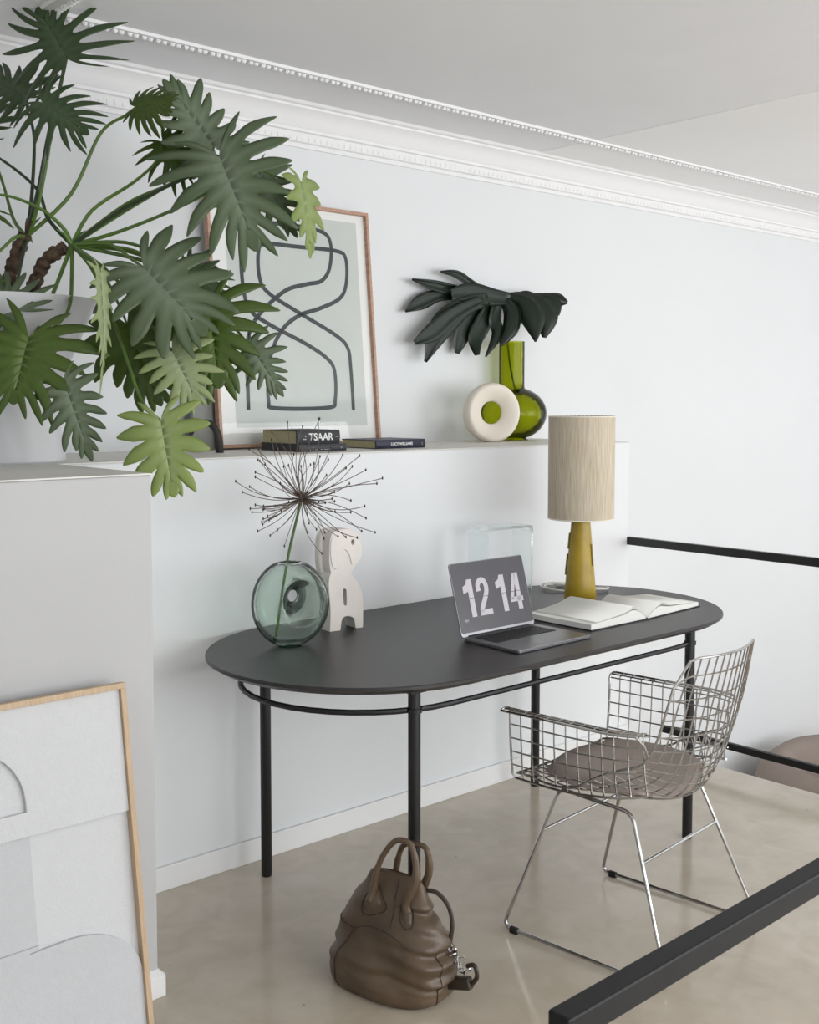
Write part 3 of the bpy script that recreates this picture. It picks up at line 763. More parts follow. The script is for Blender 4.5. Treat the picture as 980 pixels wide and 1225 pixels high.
KR = [([(600, 357), (612, 372), (611, 393), (599, 413)], [9, 16, 16, 4], k0 - .01, k0 - .12),
      ([(606, 356), (625, 360), (637, 378), (641, 409)], [8, 18, 27, 2], k0, k0 - .08),
      ([(610, 356), (637, 360), (653, 378), (651, 404)], [7, 16, 25, 4], k0 + .01, k0 - .04),
      ([(616, 356), (644, 358), (662, 364), (667, 378)], [6, 12, 16, 4], k0 + .02, k0 + .0),
      ([(618, 355), (650, 356), (668, 359), (679, 362)], [5, 9, 13, 3], k0 + .03, k0 + .05),
      ([(612, 356), (628, 352), (640, 356), (650, 358)], [4, 7, 7, 2], k0 + .03, k0 + .05)]
b_ = leaf_strips('leaf_blade', KL, 'leaf_monstera', ml, gx); leaf_strips('leaf_blade', KR, 'leaf_monstera', ml, gx)
MB().tube(smooth_path([L3(596, 361, k0), L3(603, 372, k0), L3(606, 400, k0), L3(611, 440, k0), L3(617, 470, k0), L3(620, 505, k0)], 5), .0042, 8).build('stalk', 'stem_dark', ml, smooth=True)

# ------------------------------------------------------------------ big potted philodendron
PX, PY = 1.31, 3.30
PK = (Vector((PX, PY, ZL)) - CAM).dot(FW)
ph = thing('potted_philodendron', 'large split leaved plant in a waisted white pot at the left end of the ledge', 'plant', (PX, PY, ZL))
PO = Vector((PX, PY, ZL))
MB().lathe([(.0, 0), (.172, 0), (.176, .006), (.150, .205), (.150, .212)], 48).build('pot_foot', 'pot', ph, smooth=True)
MB().lathe([(.0, .212), (.150, .212), (.160, .225), (.262, .452), (.276, .474), (.278, .480), (.272, .480), (.262, .470), (.246, .42), (.0, .42)], 48).build('pot', 'pot', ph, smooth=True)
mb = MB(); vs = [(0, 0, .452)]; fs = []
for r in range(1, 9):
    for k in range(40):
        a = 2 * PI * k / 40; q = .250 * r / 8; vs.append((q * math.cos(a), q * math.sin(a), .452 + .014 * noise.noise(Vector((q * 20 * math.cos(a), q * 20 * math.sin(a), 0))) + .02 * (1 - r / 8)))
for k in range(40): fs.append((0, 1 + k, 1 + (k + 1) % 40))
for r in range(7):
    for k in range(40): a = 1 + r * 40; fs.append((a + k, a + 40 + k, a + 40 + (k + 1) % 40, a + (k + 1) % 40))
mb.add(vs, fs).build('soil', 'soil', ph, smooth=True, angle=180)
def pp(u, v, k): return at(u, v, k) - PO
def trunk(pts, r):
    P = smooth_path(pts, 10); m = len(P); rr = [r * (1 + .14 * math.sin(i * 2.1) + .1 * math.sin(i * 5.3)) for i in range(m)]
    MB().tube(P, rr, 12).build('trunk', 'bark', ph, smooth=True, angle=80)
trunk([pp(5, 372, PK - .02), pp(10, 340, PK), pp(18, 310, PK), pp(30, 280, PK)], .021)
trunk([pp(22, 372, PK + .0), pp(40, 342, PK - .02), pp(55, 312, PK - .03), pp(78, 296, PK - .04)], .020)
C1 = (32, 283, PK); C2 = (86, 293, PK - .05)
for i in range(9):      # bracts and old leaf scars at the crowns
    c = (C1, C2)[i % 2]; rnd = random.Random(i); a = rnd.uniform(0, 2 * PI); b = pp(*c)
    t = b + RT * math.cos(a) * .05 + Vector((0, 0, rnd.uniform(-.02, .06))) + FW * math.sin(a) * .04
    MB().tube([b, (b + t) / 2 + Vector((0, 0, .01)), t], [.007, .005, .0008], 6).build('bract', ('stem', 'bark')[i % 3 == 0], ph, smooth=True)
up_ = Vector((0, 0, 1))
# attach px, tip px, depths (offset from pot depth), width px, tilt (side, up, forward), material, petiole route px, crown, extra
D = PK
LV = [
 ((80, 70), (46, 10), -.10, -.02, 165, (.1, -.1, 1), 'leaf_dark', [(72, 106), (58, 160), (46, 225)], 0, dict(seed=1, deep=.74, slim=.75, amax=165, curl=.22, droop=-.05)),
 ((50, 122), (104, 156), -.14, -.2, 112, (0, .3, 1), 'leaf_dark', [(60, 160), (52, 215), (42, 258)], 0, dict(seed=2, deep=.66, slim=.8, curl=.22)),
 ((32, 117), (-22, 82), .05, .1, 95, (0, .4, 1), 'leaf_dark', [(33, 133), (41, 165), (38, 235)], 0, dict(seed=3, deep=.64, slim=.9)),
 ((163, 128), (203, 122), -.06, -.14, 72, (.1, .1, 1), 'leaf_mid', [(150, 138), (120, 160), (85, 232)], 0, dict(seed=4, deep=.5, slim=1.0, curl=.3, amax=165)),
 ((256, 176), (197, 90), .02, -.06, 100, (.2, .4, 1), 'leaf_grey', [(246, 200), (200, 222), (150, 245)], 1, dict(seed=5, deep=.55, slim=.95, fold=.25)),
 ((262, 186), (304, 290), -.12, -.22, 178, (-.1, .5, 1), 'leaf_grey', [(232, 208), (190, 228), (140, 255)], 1, dict(seed=6, deep=.60, slim=.9, droop=.2)),
 ((308, 205), (357, 280), .06, .0, 84, (.1, .4, 1), 'leaf_grey', [(280, 215), (210, 250), (140, 278)], 1, dict(seed=7, deep=.62, slim=.8)),
 ((195, 170), (232, 212), .03, 0, 96, (-.2, .3, 1), 'leaf_mid', [(187, 193), (160, 218), (110, 252)], 1, dict(seed=8, deep=.62, slim=.75)),
 ((361, 219), (380, 308), .0, -.02, 84, (1.1, .3, .7), 'leaf_bright', [(330, 211), (290, 195), (235, 205), (160, 246)], 1, dict(seed=9, deep=.5, slim=.9, nl=6)),
 ((225, 325), (270, 350), .05, .05, 84, (0, .6, 1), 'leaf_dark', [(200, 310), (150, 290)], 1, dict(seed=11, deep=.6, slim=.9)),
 ((172, 320), (245, 392), -.20, -.30, 168, (-.1, .7, 1), 'leaf_grey', [(160, 312), (130, 292)], 1, dict(seed=10, deep=.52, slim=1.05, droop=.16, amax=160)),
 ((250, 366), (262, 462), -.14, -.20, 158, (.1, .6, 1), 'leaf_mid', [(215, 335), (160, 300)], 1, dict(seed=12, deep=.62, slim=1.1, droop=.15)),
 ((298, 412), (340, 474), -.10, -.12, 72, (0, .3, 1), 'leaf_grey', [(268, 380), (200, 322)], 1, dict(seed=13, deep=.62, slim=.8)),
 ((152, 388), (190, 486), -.12, -.16, 122, (-.2, .3, 1), 'leaf_mid', [(140, 360), (118, 320)], 1, dict(seed=14, deep=.4, slim=.95)),
 ((206, 420), (236, 482), -.24, -.28, 96, (0, .3, 1), 'leaf_pale', [(180, 388), (135, 330)], 1, dict(seed=15, deep=.56, slim=1.0)),
 ((192, 503), (208, 596), -.42, -.46, 118, (.0, .35, 1), 'leaf_bright', [(170, 480), (155, 440), (138, 390), (112, 325)], 1, dict(seed=16, deep=.60, slim=1.1, nl=7, droop=.06)),
 ((34, 404), (12, 482), -.34, -.40, 168, (.1, .35, 1), 'leaf_mid', [(60, 395), (82, 370), (86, 330)], 1, dict(seed=17, deep=.55, slim=.95)),
 ((76, 455), (108, 552), -.36, -.40, 88, (0, .25, 1), 'leaf_grey', [(50, 430), (45, 395), (66, 345)], 1, dict(seed=18, deep=.60, slim=.85)),
 ((120, 325), (136, 472), -.30, -.34, 60, (1.5, .2, .35), 'leaf_pale', [(112, 312)], 1, dict(seed=19, deep=.5, slim=.6)),
 ((22, 372), (-18, 340), -.25, -.2, 110, (0, .5, 1), 'leaf_grey', [(20, 345), (24, 320)], 0, dict(seed=20, deep=.55, slim=.9)),
 ((228, 326), (262, 318), .10, .12, 44, (0, .6, 1), 'leaf_dark', [(200, 318), (150, 300)], 1, dict(seed=21, deep=.5, slim=1, nl=5)),
 ((-38, 175), (-100, 150), .0, .0, 110, (0, .5, 1), 'leaf_dark', [(0, 190), (44, 226), (58, 262)], 1, dict(seed=22)),
 ((-30, 245), (-85, 250), -.1, -.2, 110, (0, .7, 1), 'leaf_mid', [(0, 233), (45, 248), (75, 272)], 1, dict(seed=23)),
 ((-22, 150), (-70, 100), .2, .2, 100, (0, .5, 1), 'leaf_dark', [(2, 215), (16, 262)], 0, dict(seed=24)),
 ((-30, 330), (-70, 380), -.2, -.2, 90, (0, .5, 1), 'leaf_mid', [(0, 300), (18, 284)], 0, dict(seed=25)),
]
for (a, t, da, dt, wpx, tl, m_, route, ci, kw) in LV:
    A = pp(*a, D + da); T2 = pp(*t, D + dt); N2 = (-FW * tl[2] + UP * tl[1] + RT * tl[0]).normalized()
    lf = leaf_mesh('leaf', A, T2, N2, wpx * (D + da) / FPX, m=m_, parent=ph, **kw)
    c = (C1, C2)[ci]; npt = len(route) + 1
    P = [A]
    for i, r in enumerate(route):
        f = (i + 1) / npt; P.append(pp(r[0], r[1], D + da * (1 - f) + (c[2] - D) * f + .01))
    P.append(pp(*c)); P = smooth_path(P, 6); n_ = len(P)
    MB().tube(P, [.0034 + .0032 * i / n_ for i in range(n_)], 7).build('petiole', 'stem_dark' if m_ in ('leaf_dark', 'leaf_grey') and wpx % 4 else 'stem', lf, smooth=True)

# ------------------------------------------------------------------ large relief picture leaning at the left
xr = 1.292
TRc = at_plane(143.4, 816, Vector((0, 2.502, 0)), Vector((0, 1, 0))); xr = TRc.x
low = at_plane(178, 1225, Vector((xr, 0, 0)), Vector((1, 0, 0)))
dirv = (TRc - low).normalized()
bot = TRc - dirv * (TRc.z / dirv.z)
Hh = (TRc - bot).length; Wd_ = .80
P1 = Vector((xr - Wd_, bot.y, .001)); T1 = frame_T(P1, (1, 0, 0), TRc - bot); n1 = T1.to_3x3() @ Vector((0, 0, 1)); T1i = T1.inverted()
rf = thing('relief_picture', 'large oak framed white paper relief with arch shapes, leaning on the wall at lower left', 'picture')
# face looks towards -Y
rf.matrix_world = T1
fwid, fd = .014, .03
for (a, b, c, d) in ((0, Wd_, 0, fwid), (0, Wd_, Hh - fwid, Hh), (0, fwid, fwid, Hh - fwid), (Wd_ - fwid, Wd_, fwid, Hh - fwid)):
    MB().box(a, b, c, d, 0, fd).build('frame_bar', 'wood', rf, bevel=.001)
MB().box(fwid, Wd_ - fwid, fwid, Hh - fwid, .002, .008).build('backing_sheet', 'relief', rf)
def q1(cu, cv, off=.016):
    p = T1i @ at_plane(cu / 2.754, 780 + cv / 2.754, P1 + n1 * off, n1); return (p.x, p.y)
e = fwid
hz0 = q1(0, 640); hz1 = q1(410, 518); hy = (hz0[1] + hz1[1]) / 2
vx = (q1(100, 605)[0] + q1(130, 965)[0]) / 2
arc_r = q1(82, 480)[0]; arc_top = q1(0, 315)[1]; arc_base = q1(85, 528)[1]
acx = arc_r - .14; ar = .14
up_poly = [(e, hy), (Wd_ - e, hy), (Wd_ - e, Hh - e), (e, Hh - e)]
def arch_outline(cx, r, y0, yspring, n=16): return [(cx + r * math.cos(PI * k / n), yspring + r * math.sin(PI * k / n)) for k in range(n + 1)]
ysp = arc_base + .02
arch = arch_outline(acx, ar, arc_base, ysp)
poly = [(e, hy), (Wd_ - e, hy), (Wd_ - e, Hh - e), (acx, Hh - e)] + [(acx, ysp + ar)] + arch[:9][::-1][1:] + [(acx + ar, arc_base), (acx, arc_base), (e, arc_base)]
MB().prism(poly, .008, .020).build('relief_sheet', 'relief', rf, bevel=.0015)
MB().prism([(e, arc_base), (acx, arc_base), (acx, Hh - e), (e, Hh - e)], .008, .010).build('relief_sheet', 'relief', rf)
ly = q1(125, 968)[1]
MB().prism([(e, e), (vx, e), (vx, hy - .0), (e, hy - .0)], .008, .0125).build('relief_sheet', 'relief2', rf, bevel=.0015)
lx1 = q1(478, 1150)[0]; ltop = q1(250, 940)[1]
pts = [(lx1 - .0, e)]
lr = .17; lcx = lx1 - lr
pts = [(e, e), (lx1, e)] + [(lcx + lr * math.cos(PI / 2 * k / 12), (ltop - lr * .75) + lr * .75 * math.sin(PI / 2 * k / 12)) for k in range(13)]
pts += [(lcx - .10, ltop - .004), (vx, ly), (e, q1(0, 1018)[1])]
MB().prism(pts, .008, .019).build('relief_sheet', 'relief2', rf, bevel=.002)

# ------------------------------------------------------------------ handbag on the floor
bgc = Vector((1.872, 2.188, 0)); brz = math.atan2(-.97, .25)
bag = thing('handbag', 'slouchy taupe brown leather handbag on the floor below the near table leg', 'bag', bgc, brz)
def bag_r(th, f):
    """th around, f 0 bottom..1 top; local x = long axis, y = towards the table"""
    P = [(0, .150, .100), (.06, .172, .112), (.22, .176, .112), (.42, .172, .098), (.58, .160, .080), (.72, .138, .058), (.86, .105, .034), (1, .078, .012)]
    for i in range(len(P) - 1):
        if f <= P[i + 1][0]:
            q = (f - P[i][0]) / (P[i + 1][0] - P[i][0]); a = P[i][1] * (1 - q) + P[i + 1][1] * q; b = P[i][2] * (1 - q) + P[i + 1][2] * q; break
    c, s = math.cos(th), math.sin(th); e_ = .72
    x = a * math.copysign(abs(c) ** e_, c); y = b * math.copysign(abs(s) ** e_, s)
    z = .305 * f
    env = math.sin(PI * min(1, f * 1.05)) ** .5 if f < .95 else .1
    nz_ = noise.noise(Vector((x * 9, y * 9, z * 11 + 3))) * .020 + noise.noise(Vector((x * 6 + 4, y * 20, z * 34))) * .011
    fold = 0
    if c > .15: # drooping folds on the right-hand end
        fold = -.019 * max(0, math.sin(z * 78 + x * 9 + 1.2)) ** 3 * (c) * (1 if .15 < f < .8 else 0)
    d = Vector((c, s, 0)) * ((nz_ + fold) * env)
    zz = z + .010 * noise.noise(Vector((x * 8, y * 8, z * 6))) * env
    # sagging top edge: shoulders lower at the left end
    return Vector((x + d.x + .015 * f, y + d.y, max(0.001, zz - .03 * (x / .17) ** 2 * f)))
mb = MB(); nT, nZ = 96, 56; vs = []; fs = []
for j in range(nZ + 1):
    for k in range(nT): vs.append(bag_r(2 * PI * k / nT, j / nZ))
for j in range(nZ):
    for k in range(nT): fs.append((j * nT + k, j * nT + (k + 1) % nT, (j + 1) * nT + (k + 1) % nT, (j + 1) * nT + k))
fs.append(tuple(range(nT - 1, -1, -1))); fs.append(tuple(nZ * nT + k for k in range(nT)))
mb.add(vs, fs).build('bag_body', 'leather', bag, smooth=True, angle=180)
def on_bag(th, f, o_=.0015):
    p = bag_r(th, f); q = bag_r(th + .02, f) - p; r = bag_r(th, min(1, f + .01)) - p; n_ = q.cross(r).normalized(); return p + n_ * o_
# seams: th around -90deg = side facing the camera's left (-y local)
def seam(pts, r=.0018): MB().tube(pts, r, 6).build('seam', 'thread', bag, smooth=True)
sd = -PI / 2
seam([on_bag(sd - .62 + .25 * (k / 20) ** 2, .02 + .52 * k / 20, .0008) for k in range(21)])
seam([on_bag(sd - .37 - .95 * k / 20, .54 + .08 * k / 20, .0008) for k in range(21)])
seam([on_bag(sd - .37 + .9 * k / 14, .54 + .10 * math.sin(k / 14 * PI) * .6, .0008) for k in range(15)], .0012)
seam([on_bag(sd + .15, .62 + .36 * k / 14, .0008) for k in range(15)], .0012)
seam([on_bag(-.25, .04 + .5 * k / 14, .0008) for k in range(15)])
# teardrop handle patches and handles
for side, sgn in (('near', -1), ('far', 1)):
    ends = []
    for xx in (-.030, .078):
        th = math.atan2(sgn, xx * 6.5)
        f0 = .78
        def pt(dx, df, o_): return on_bag(math.atan2(sgn, (xx + dx) * 6.5 ), f0 + df, o_)
        ring = [pt(.024 * math.cos(2 * PI * k / 24) * (1 - .25 * math.sin(2 * PI * k / 24)), .075 * math.sin(2 * PI * k / 24), .0035) for k in range(24)]
        cpt = pt(0, 0, .006)
        pad = MB().add([cpt] + ring + [pt(.026 * math.cos(2 * PI * k / 24) * (1 - .25 * math.sin(2 * PI * k / 24)), .09 * math.sin(2 * PI * k / 24), -.001) for k in range(24)],
                       [(0, 1 + k, 1 + (k + 1) % 24) for k in range(24)] + [(1 + k, 25 + k, 25 + (k + 1) % 24, 1 + (k + 1) % 24) for k in range(24)])
        if sgn > 0: pad.f = [f[::-1] for f in pad.f]
        pd = pad.build('handle_patch', 'leather', bag, smooth=True, angle=60)
        MB().tube([pt(.033 * math.cos(2 * PI * k / 24) * (1 - .25 * math.sin(2 * PI * k / 24)), .115 * math.sin(2 * PI * k / 24), .0015) for k in range(24)], .0016, 6, closed=True).build('stitching', 'thread', pd, smooth=True)
        ends.append((pt(0, .0, .007), pt(0, .06, .010)))
    (a0, a1), (b0, b1) = ends
    top = (a1 + b1) / 2; hgt = .150 if sgn < 0 else .125
    lean = Vector((.022, .012 * sgn, 0))
    P = [a0, a1, a1 + Vector((.010, -.004 * sgn, .055)), a1 + Vector((.028, -.008 * sgn, .10)), top + Vector((.012, -.012 * sgn, hgt - .004)), top + Vector((0.056, -.012 * sgn, hgt - .002)), b1 + Vector((.024, -.008 * sgn, .105)), b1 + Vector((.024, -.004 * sgn, .055)), b1, b0]
    MB().tube(smooth_path(P, 6), [.0115] * 4 + [.0105] * 5 + [.009] * 5 + [.0075] * 20 + [.009] * 5 + [.0105] * 5 + [.0115] * 9, 10).build('handle', 'leather', bag, smooth=True)
# shoulder strap loop, chain and tag at the right-hand end
S0 = Vector((.085, .01, .27))
MB().tube(smooth_path([S0, (.125, .022, .272), (.158, .03, .24), (.170, .03, .195), (.168, .022, .15)], 6), [.006] * 25, 8).build('shoulder_strap', 'leather_dark', bag, smooth=True)
for i in range(8):
    f = i / 7; c = Vector((.170 + .045 * f, .02 + .012 * math.sin(i * 2), .138 - .055 * f)); a = i * 1.3
    ax = Vector((math.cos(a), math.sin(a), .6)).normalized(); b = ax.orthogonal().normalized(); d = ax.cross(b)
    MB().tube([c + (b * math.cos(2 * PI * k / 12) * .011 + d * math.sin(2 * PI * k / 12) * .0075) for k in range(12)], .0022, 6, closed=True).build('chain_link', 'chrome', bag, smooth=True)
Tt = Matrix.Translation((.196, .015, .055)) @ Matrix.Rotation(R(-14), 4, 'Y')
MB().box(-.042, .042, -.012, .012, -.016, .016, Tt).build('leather_tag', 'leather_dark', bag, bevel=.006, segs=3)
MB().tube(smooth_path([(.235, .015, .060), (.252, .017, .085), (.244, .018, .112), (.222, .018, .105)], 5), .006, 8).build('strap_end', 'leather_dark', bag, smooth=True)

# ------------------------------------------------------------------ laptop
lp_ = thing('laptop', 'grey open laptop on the table whose dark screen shows a 12 14 flip clock', 'laptop', (2.415, 2.478, ZT), R(.4))
LW, LD = .338, .236
T0 = Matrix.Identity(4)
MB().prism(round_rect(0, LW, -LD, 0, .010), .001, .0115).build('base', 'alu', lp_, bevel=.0015)
for x in (.03, LW - .03):
    for y in (-.02, -LD + .02): MB().lathe([(.006, 0), (.006, .0012)], 10, (x, y, 0)).build('foot', 'black', lp_)
kb = MB().prism(round_rect(.03, LW - .03, -.118, -.018, .004), .0115, .0117).build('keyboard_tray', 'key', lp_)
km = MB().box(0, .0172, 0, .0152, 0, .0012); first = None
for r in range(6):
    for c in range(14):
        if r == 5 and 4 <= c <= 8: continue
        x = .0325 + c * .0196; y = -.0365 - r * .0163 + .002
        if first is None: o = km.build('keycap', 'key', kb); first = o
        else: o = first.copy(); COL.objects.link(o)
        o.location = (x, y, .0117)
MB().box(.0325 + 4 * .0196, .0325 + 9 * .0196 - .0024, -.0365 - 5 * .0163 + .002, -.0365 - 5 * .0163 + .0172, .0117, .0129).build('space_bar', 'key', kb)
MB().prism(round_rect(LW / 2 - .062, LW / 2 + .062, -.222, -.132, .003), .0115, .0117).build('trackpad', 'alu', lp_, bevel=.0002)
MB().tube([(.03, .003, .0105), (LW - .03, .003, .0105)], .0045, 10).build('hinge', 'key', lp_)
th = math.atan2(.062, .225)
Tl = Matrix.Translation((0, .004, .010)) @ Matrix.Rotation(PI / 2 - th, 4, 'X')      # local y up the lid, z towards the viewer
LH = .234
lid = MB().prism(round_rect(0, LW, 0, LH, .010), -.0055, 0, Tl).build('lid', 'alu', lp_, bevel=.001)
MB().prism(round_rect(.002, LW - .002, .012, LH - .002, .008), 0, .0006, Tl).build('screen', 'screen', lid)
def digit(d, x, y):
    mb = MB(); z0, z1 = .0007, .0012
    def rb(pts, wd=.0185): mb.ribbon([(x + a, y + b, 0) for a, b in pts], wd, Tl, z0, z1)
    if d == '1': rb([(.036, 0), (.036, .12)], .021); mb.prism([(x + a, y + b) for a, b in ((.004, .076), (.026, .082), (.026, .12), (.020, .106), (.004, .098))], z0, z1, Tl)
    if d == '2': rb([(p.x, p.y) for p in smooth_path([(.010, .078, 0), (.010, .098, 0), (.022, .111, 0), (.038, .109, 0), (.046, .094, 0), (.044, .074, 0), (.030, .048, 0), (.014, .024, 0), (.011, .012, 0)], 5)]); rb([(.002, .009), (.058, .009)], .018)
    if d == '4': rb([(.042, 0), (.042, .12)], .020); rb([(.034, .118), (.008, .034)], .015); rb([(.0, .034), (.060, .034)], .016)
    return mb.build('digit', 'screen_digit', lid)
for d_, x_ in (('1', .036), ('2', .098), ('1', .184), ('4', .246)): digit(d_, x_, .058)
text('PM', .014, Tl @ Matrix.Translation((.033, .048, .0007)), 'screen_digit', lid, 'digits', .0002)
MB().box(.02, LW - .02, .1172, .1188, .0009, .0014, Tl).build('flap_line', 'screen', lid)

# ------------------------------------------------------------------ open book on the table
ob = thing('open_book', 'large open book with blank white pages lying between laptop and lamp', 'book', (3.135, 2.315, ZT), R(.5))
def page_surf(s, u, v, k=0):
    """s=-1 left, 1 right; u 0 gutter..1 fore edge; v 0 near..1 far"""
    W_ = .292 if s < 0 else .335; D_ = .275 if s < 0 else .225
    h = (.030 if s < 0 else .024) * (1 - math.exp(-u * 9)) * (1 - .45 * u ** 1.5) + .004
    lift = (.012 * math.exp(-((u - .22) / .14) ** 2)) * (1 if s < 0 else .9)
    return Vector((s * (.004 + u * W_), v * D_ + (.004 * u if s < 0 else .02 * u), h + lift + k))
for s in (-1, 1):
    mb = MB(); n1_, n2_ = 20, 4; vs = []
    for side in (1, 0):
        for i in range(n1_ + 1):
            for j in range(n2_ + 1):
                p = page_surf(s, i / n1_, j / n2_); vs.append(p if side else Vector((p.x, p.y, .0035)))
    K = (n1_ + 1) * (n2_ + 1); fs = []; idx = lambda i, j: i * (n2_ + 1) + j
    for i in range(n1_):
        for j in range(n2_):
            q = (idx(i, j), idx(i + 1, j), idx(i + 1, j + 1), idx(i, j + 1)); q = q if s > 0 else q[::-1]; fs.append(q); fs.append(tuple(x + K for x in q[::-1]))
        for j in (0, n2_):
            q = (idx(i, j), idx(i, j) + K, idx(i + 1, j) + K, idx(i + 1, j)); fs.append(q if (j == 0) == (s > 0) else q[::-1])
    for j in range(n2_):
        q = (idx(n1_, j), idx(n1_, j) + K, idx(n1_, j + 1) + K, idx(n1_, j + 1)); fs.append(q if s > 0 else q[::-1])
    mb.add(vs, fs).build('page_block', 'page_white', ob, smooth=True, angle=40)
    W_ = .292 if s < 0 else .335; D_ = .275 if s < 0 else .225
    a, b = (-W_ - .008, 0) if s < 0 else (0, W_ + .010)
    MB().add([(a if s < 0 else 0, -.004 + (.0 if s < 0 else 0), 0), (b, -.004 + (.02 if s > 0 else 0), 0), (b, D_ + .004 + (.02 if s > 0 else 0), 0), (a, D_ + .004, 0),
              (a if s < 0 else 0, -.004, .0035), (b, -.004 + (.02 if s > 0 else 0), .0035), (b, D_ + .004 + (.02 if s > 0 else 0), .0035), (a, D_ + .004, .0035)],
             [(3, 2, 1, 0), (4, 5, 6, 7), (0, 1, 5, 4), (1, 2, 6, 5), (2, 3, 7, 6), (3, 0, 4, 7)]).build('cover_board', 'cover_black', ob)
    # a few separate leaves lifting near the gutter
    for q in range(3):
        mb = MB(); vs = []; n = 14
        for i in range(n + 1):
            u = i / n; p0 = page_surf(s, u * (.9 - .1 * q), 0); p1 = page_surf(s, u * (.9 - .1 * q), 1); hgt = .0015 + (.007 + .006 * q) * math.sin(PI * min(1, u * 1.02)) * math.exp(-u * 1.2)
            vs += [p0 + Vector((0, .001, hgt)), p1 + Vector((0, -.001, hgt))]
        fs = [(2 * i, 2 * i + 2, 2 * i + 3, 2 * i + 1) for i in range(n)]
        pg = mb.add(vs, fs if s > 0 else [f[::-1] for f in fs]).build('page', 'page_white', ob, smooth=True, angle=180)
        so = pg.modifiers.new('t', 'SOLIDIFY'); so.thickness = .0003
MB().box(-.006, .006, .0, .22, 0, .006).build('spine', 'cover_black', ob)

# ------------------------------------------------------------------ lamp
lx, ly = 3.285, 2.735; LK = (Vector((lx, ly, 1)) - CAM).dot(FW); SL = LK / FPX
lmp = thing('table_lamp', 'table lamp with a tall linen drum shade on a mustard ceramic base', 'lamp', (lx, ly, ZT))
h1 = 1.094 - ZT; h2 = 1.482 - ZT
def lamp_sec(z):
    f = z / (h1 + .02); return 19.5 * SL * (1 - f) + 10.5 * SL * f
prof_ = [(lamp_sec(z) * (.97 if z < .003 else 1), z) for z in (0, .004, .06, .12, .18, .24, h1 + .02)]
base = MB().lathe(prof_, 40).build('lamp_base', 'mustard', lmp, smooth=True, angle=60)
caz = math.atan2(-ly, -lx)
for (a, z0_, z1_) in ((-62, .13, .21), (78, .19, .25), (84, .09, .17)):      # raised vertical flutes in the glaze
    ang = caz + R(-a); pts = []
    for k in range(7):
        z = z0_ + (z1_ - z0_) * k / 6; r = lamp_sec(z) + .0015; pts.append((r * math.cos(ang), r * math.sin(ang), z))
    MB().tube(pts, .004, 8).build('ridge', 'mustard_dark', base, smooth=True)
MB().tube([(0, 0, h1), (0, 0, h1 + .12)], .006, 10).build('stem', 'chrome', lmp)
MB().lathe([(.016, h1 + .05), (.018, h1 + .11)], 16).build('socket', 'page_white', lmp, smooth=True)
MB().lathe([(.0, h1 + .20), (.016, h1 + .195), (.028, h1 + .17), (.024, h1 + .14), (.013, h1 + .11), (0, h1 + .11)], 20).build('bulb', 'page_white', lmp, smooth=True)
rs = 39.3 * SL
MB().lathe([(rs, h1), (rs, h2), (rs - .002, h2), (rs - .002, h1)], 64, closed=True).build('lamp_shade', 'shade', lmp, smooth=True, angle=40)
for z in (h1 + .002, h2 - .002): MB().tube([(rs * math.cos(2 * PI * k / 48), rs * math.sin(2 * PI * k / 48), z) for k in range(48)], .0022, 6, closed=True).build('shade_hem', 'shade_in', lmp, smooth=True)
for k in range(3):
    a = 2 * PI * k / 3; MB().tube([(0, 0, h1 + .115), (rs * math.cos(a), rs * math.sin(a), h1 + .04)], .0015, 6).build('shade_spider', 'chrome', lmp)
# coiled transparent-white flex on the table behind the lamp
cp = []
cc1 = at_z(668, 705, ZT) ; cc2 = at_z(716, 707, ZT)
for k in range(60):
    f = k / 59
    if f < .6: a = f / .6 * 4.4 * PI; r = .036 + .034 * abs(math.sin(a * .37 + .5)); cp.append(Vector((cc1.x + r * math.cos(a), cc1.y + r * 1.0 * math.sin(a), ZT + .0048 + .012 * abs(math.sin(a * .5 + 1)) * (1 if f > .05 else 0))))
    else: a = (f - .6) / .4 * 3.2 * PI; r = .034 + .012 * math.sin(a * .7); cp.append(Vector((cc2.x + r * math.cos(a + 2), cc2.y + .005 + r * math.sin(a + 2), ZT + .0048 + .010 * abs(math.sin(a * .6)))))
MB().tube(smooth_path([p - Vector((lx, ly, ZT)) for p in cp], 4), .0036, 8).build('flex', 'glass_flex' if 'glass_flex' in M else 'page_white', lmp, smooth=True)['label'] = 'coiled whitish lamp flex'

# ------------------------------------------------------------------ clear acrylic stand behind the laptop
ac = thing('acrylic_stand', 'clear acrylic arch shaped stand standing behind the laptop screen', 'stand', (2.955, 2.905, ZT))
def arch_panel(w_, h_, t_, r_):
    o1 = [(0, 0)] + [(r_ - r_ * math.cos(PI / 2 * k / 6), h_ - r_ + r_ * math.sin(PI / 2 * k / 6)) for k in range(7)] + [(w_ - r_ + r_ * math.sin(PI / 2 * k / 6), h_ - r_ + r_ * math.cos(PI / 2 * k / 6)) for k in range(7)] + [(w_, 0)]
    i1 = [(t_, 0)] + [(t_ + r_ - r_ * math.cos(PI / 2 * k / 6), h_ - t_ - r_ + r_ * math.sin(PI / 2 * k / 6)) for k in range(7)] + [(w_ - t_ - r_ + r_ * math.sin(PI / 2 * k / 6), h_ - t_ - r_ + r_ * math.cos(PI / 2 * k / 6)) for k in range(7)] + [(w_ - t_, 0)]
    return o1, i1
o1, i1 = arch_panel(.25, .275, .010, .020)
mb = MB(); n = len(o1); dd = .10
vs = [(x, y, z) for y in (0, dd) for x, z in o1] + [(x, y, z) for y in (0, dd) for x, z in i1]
fs = []
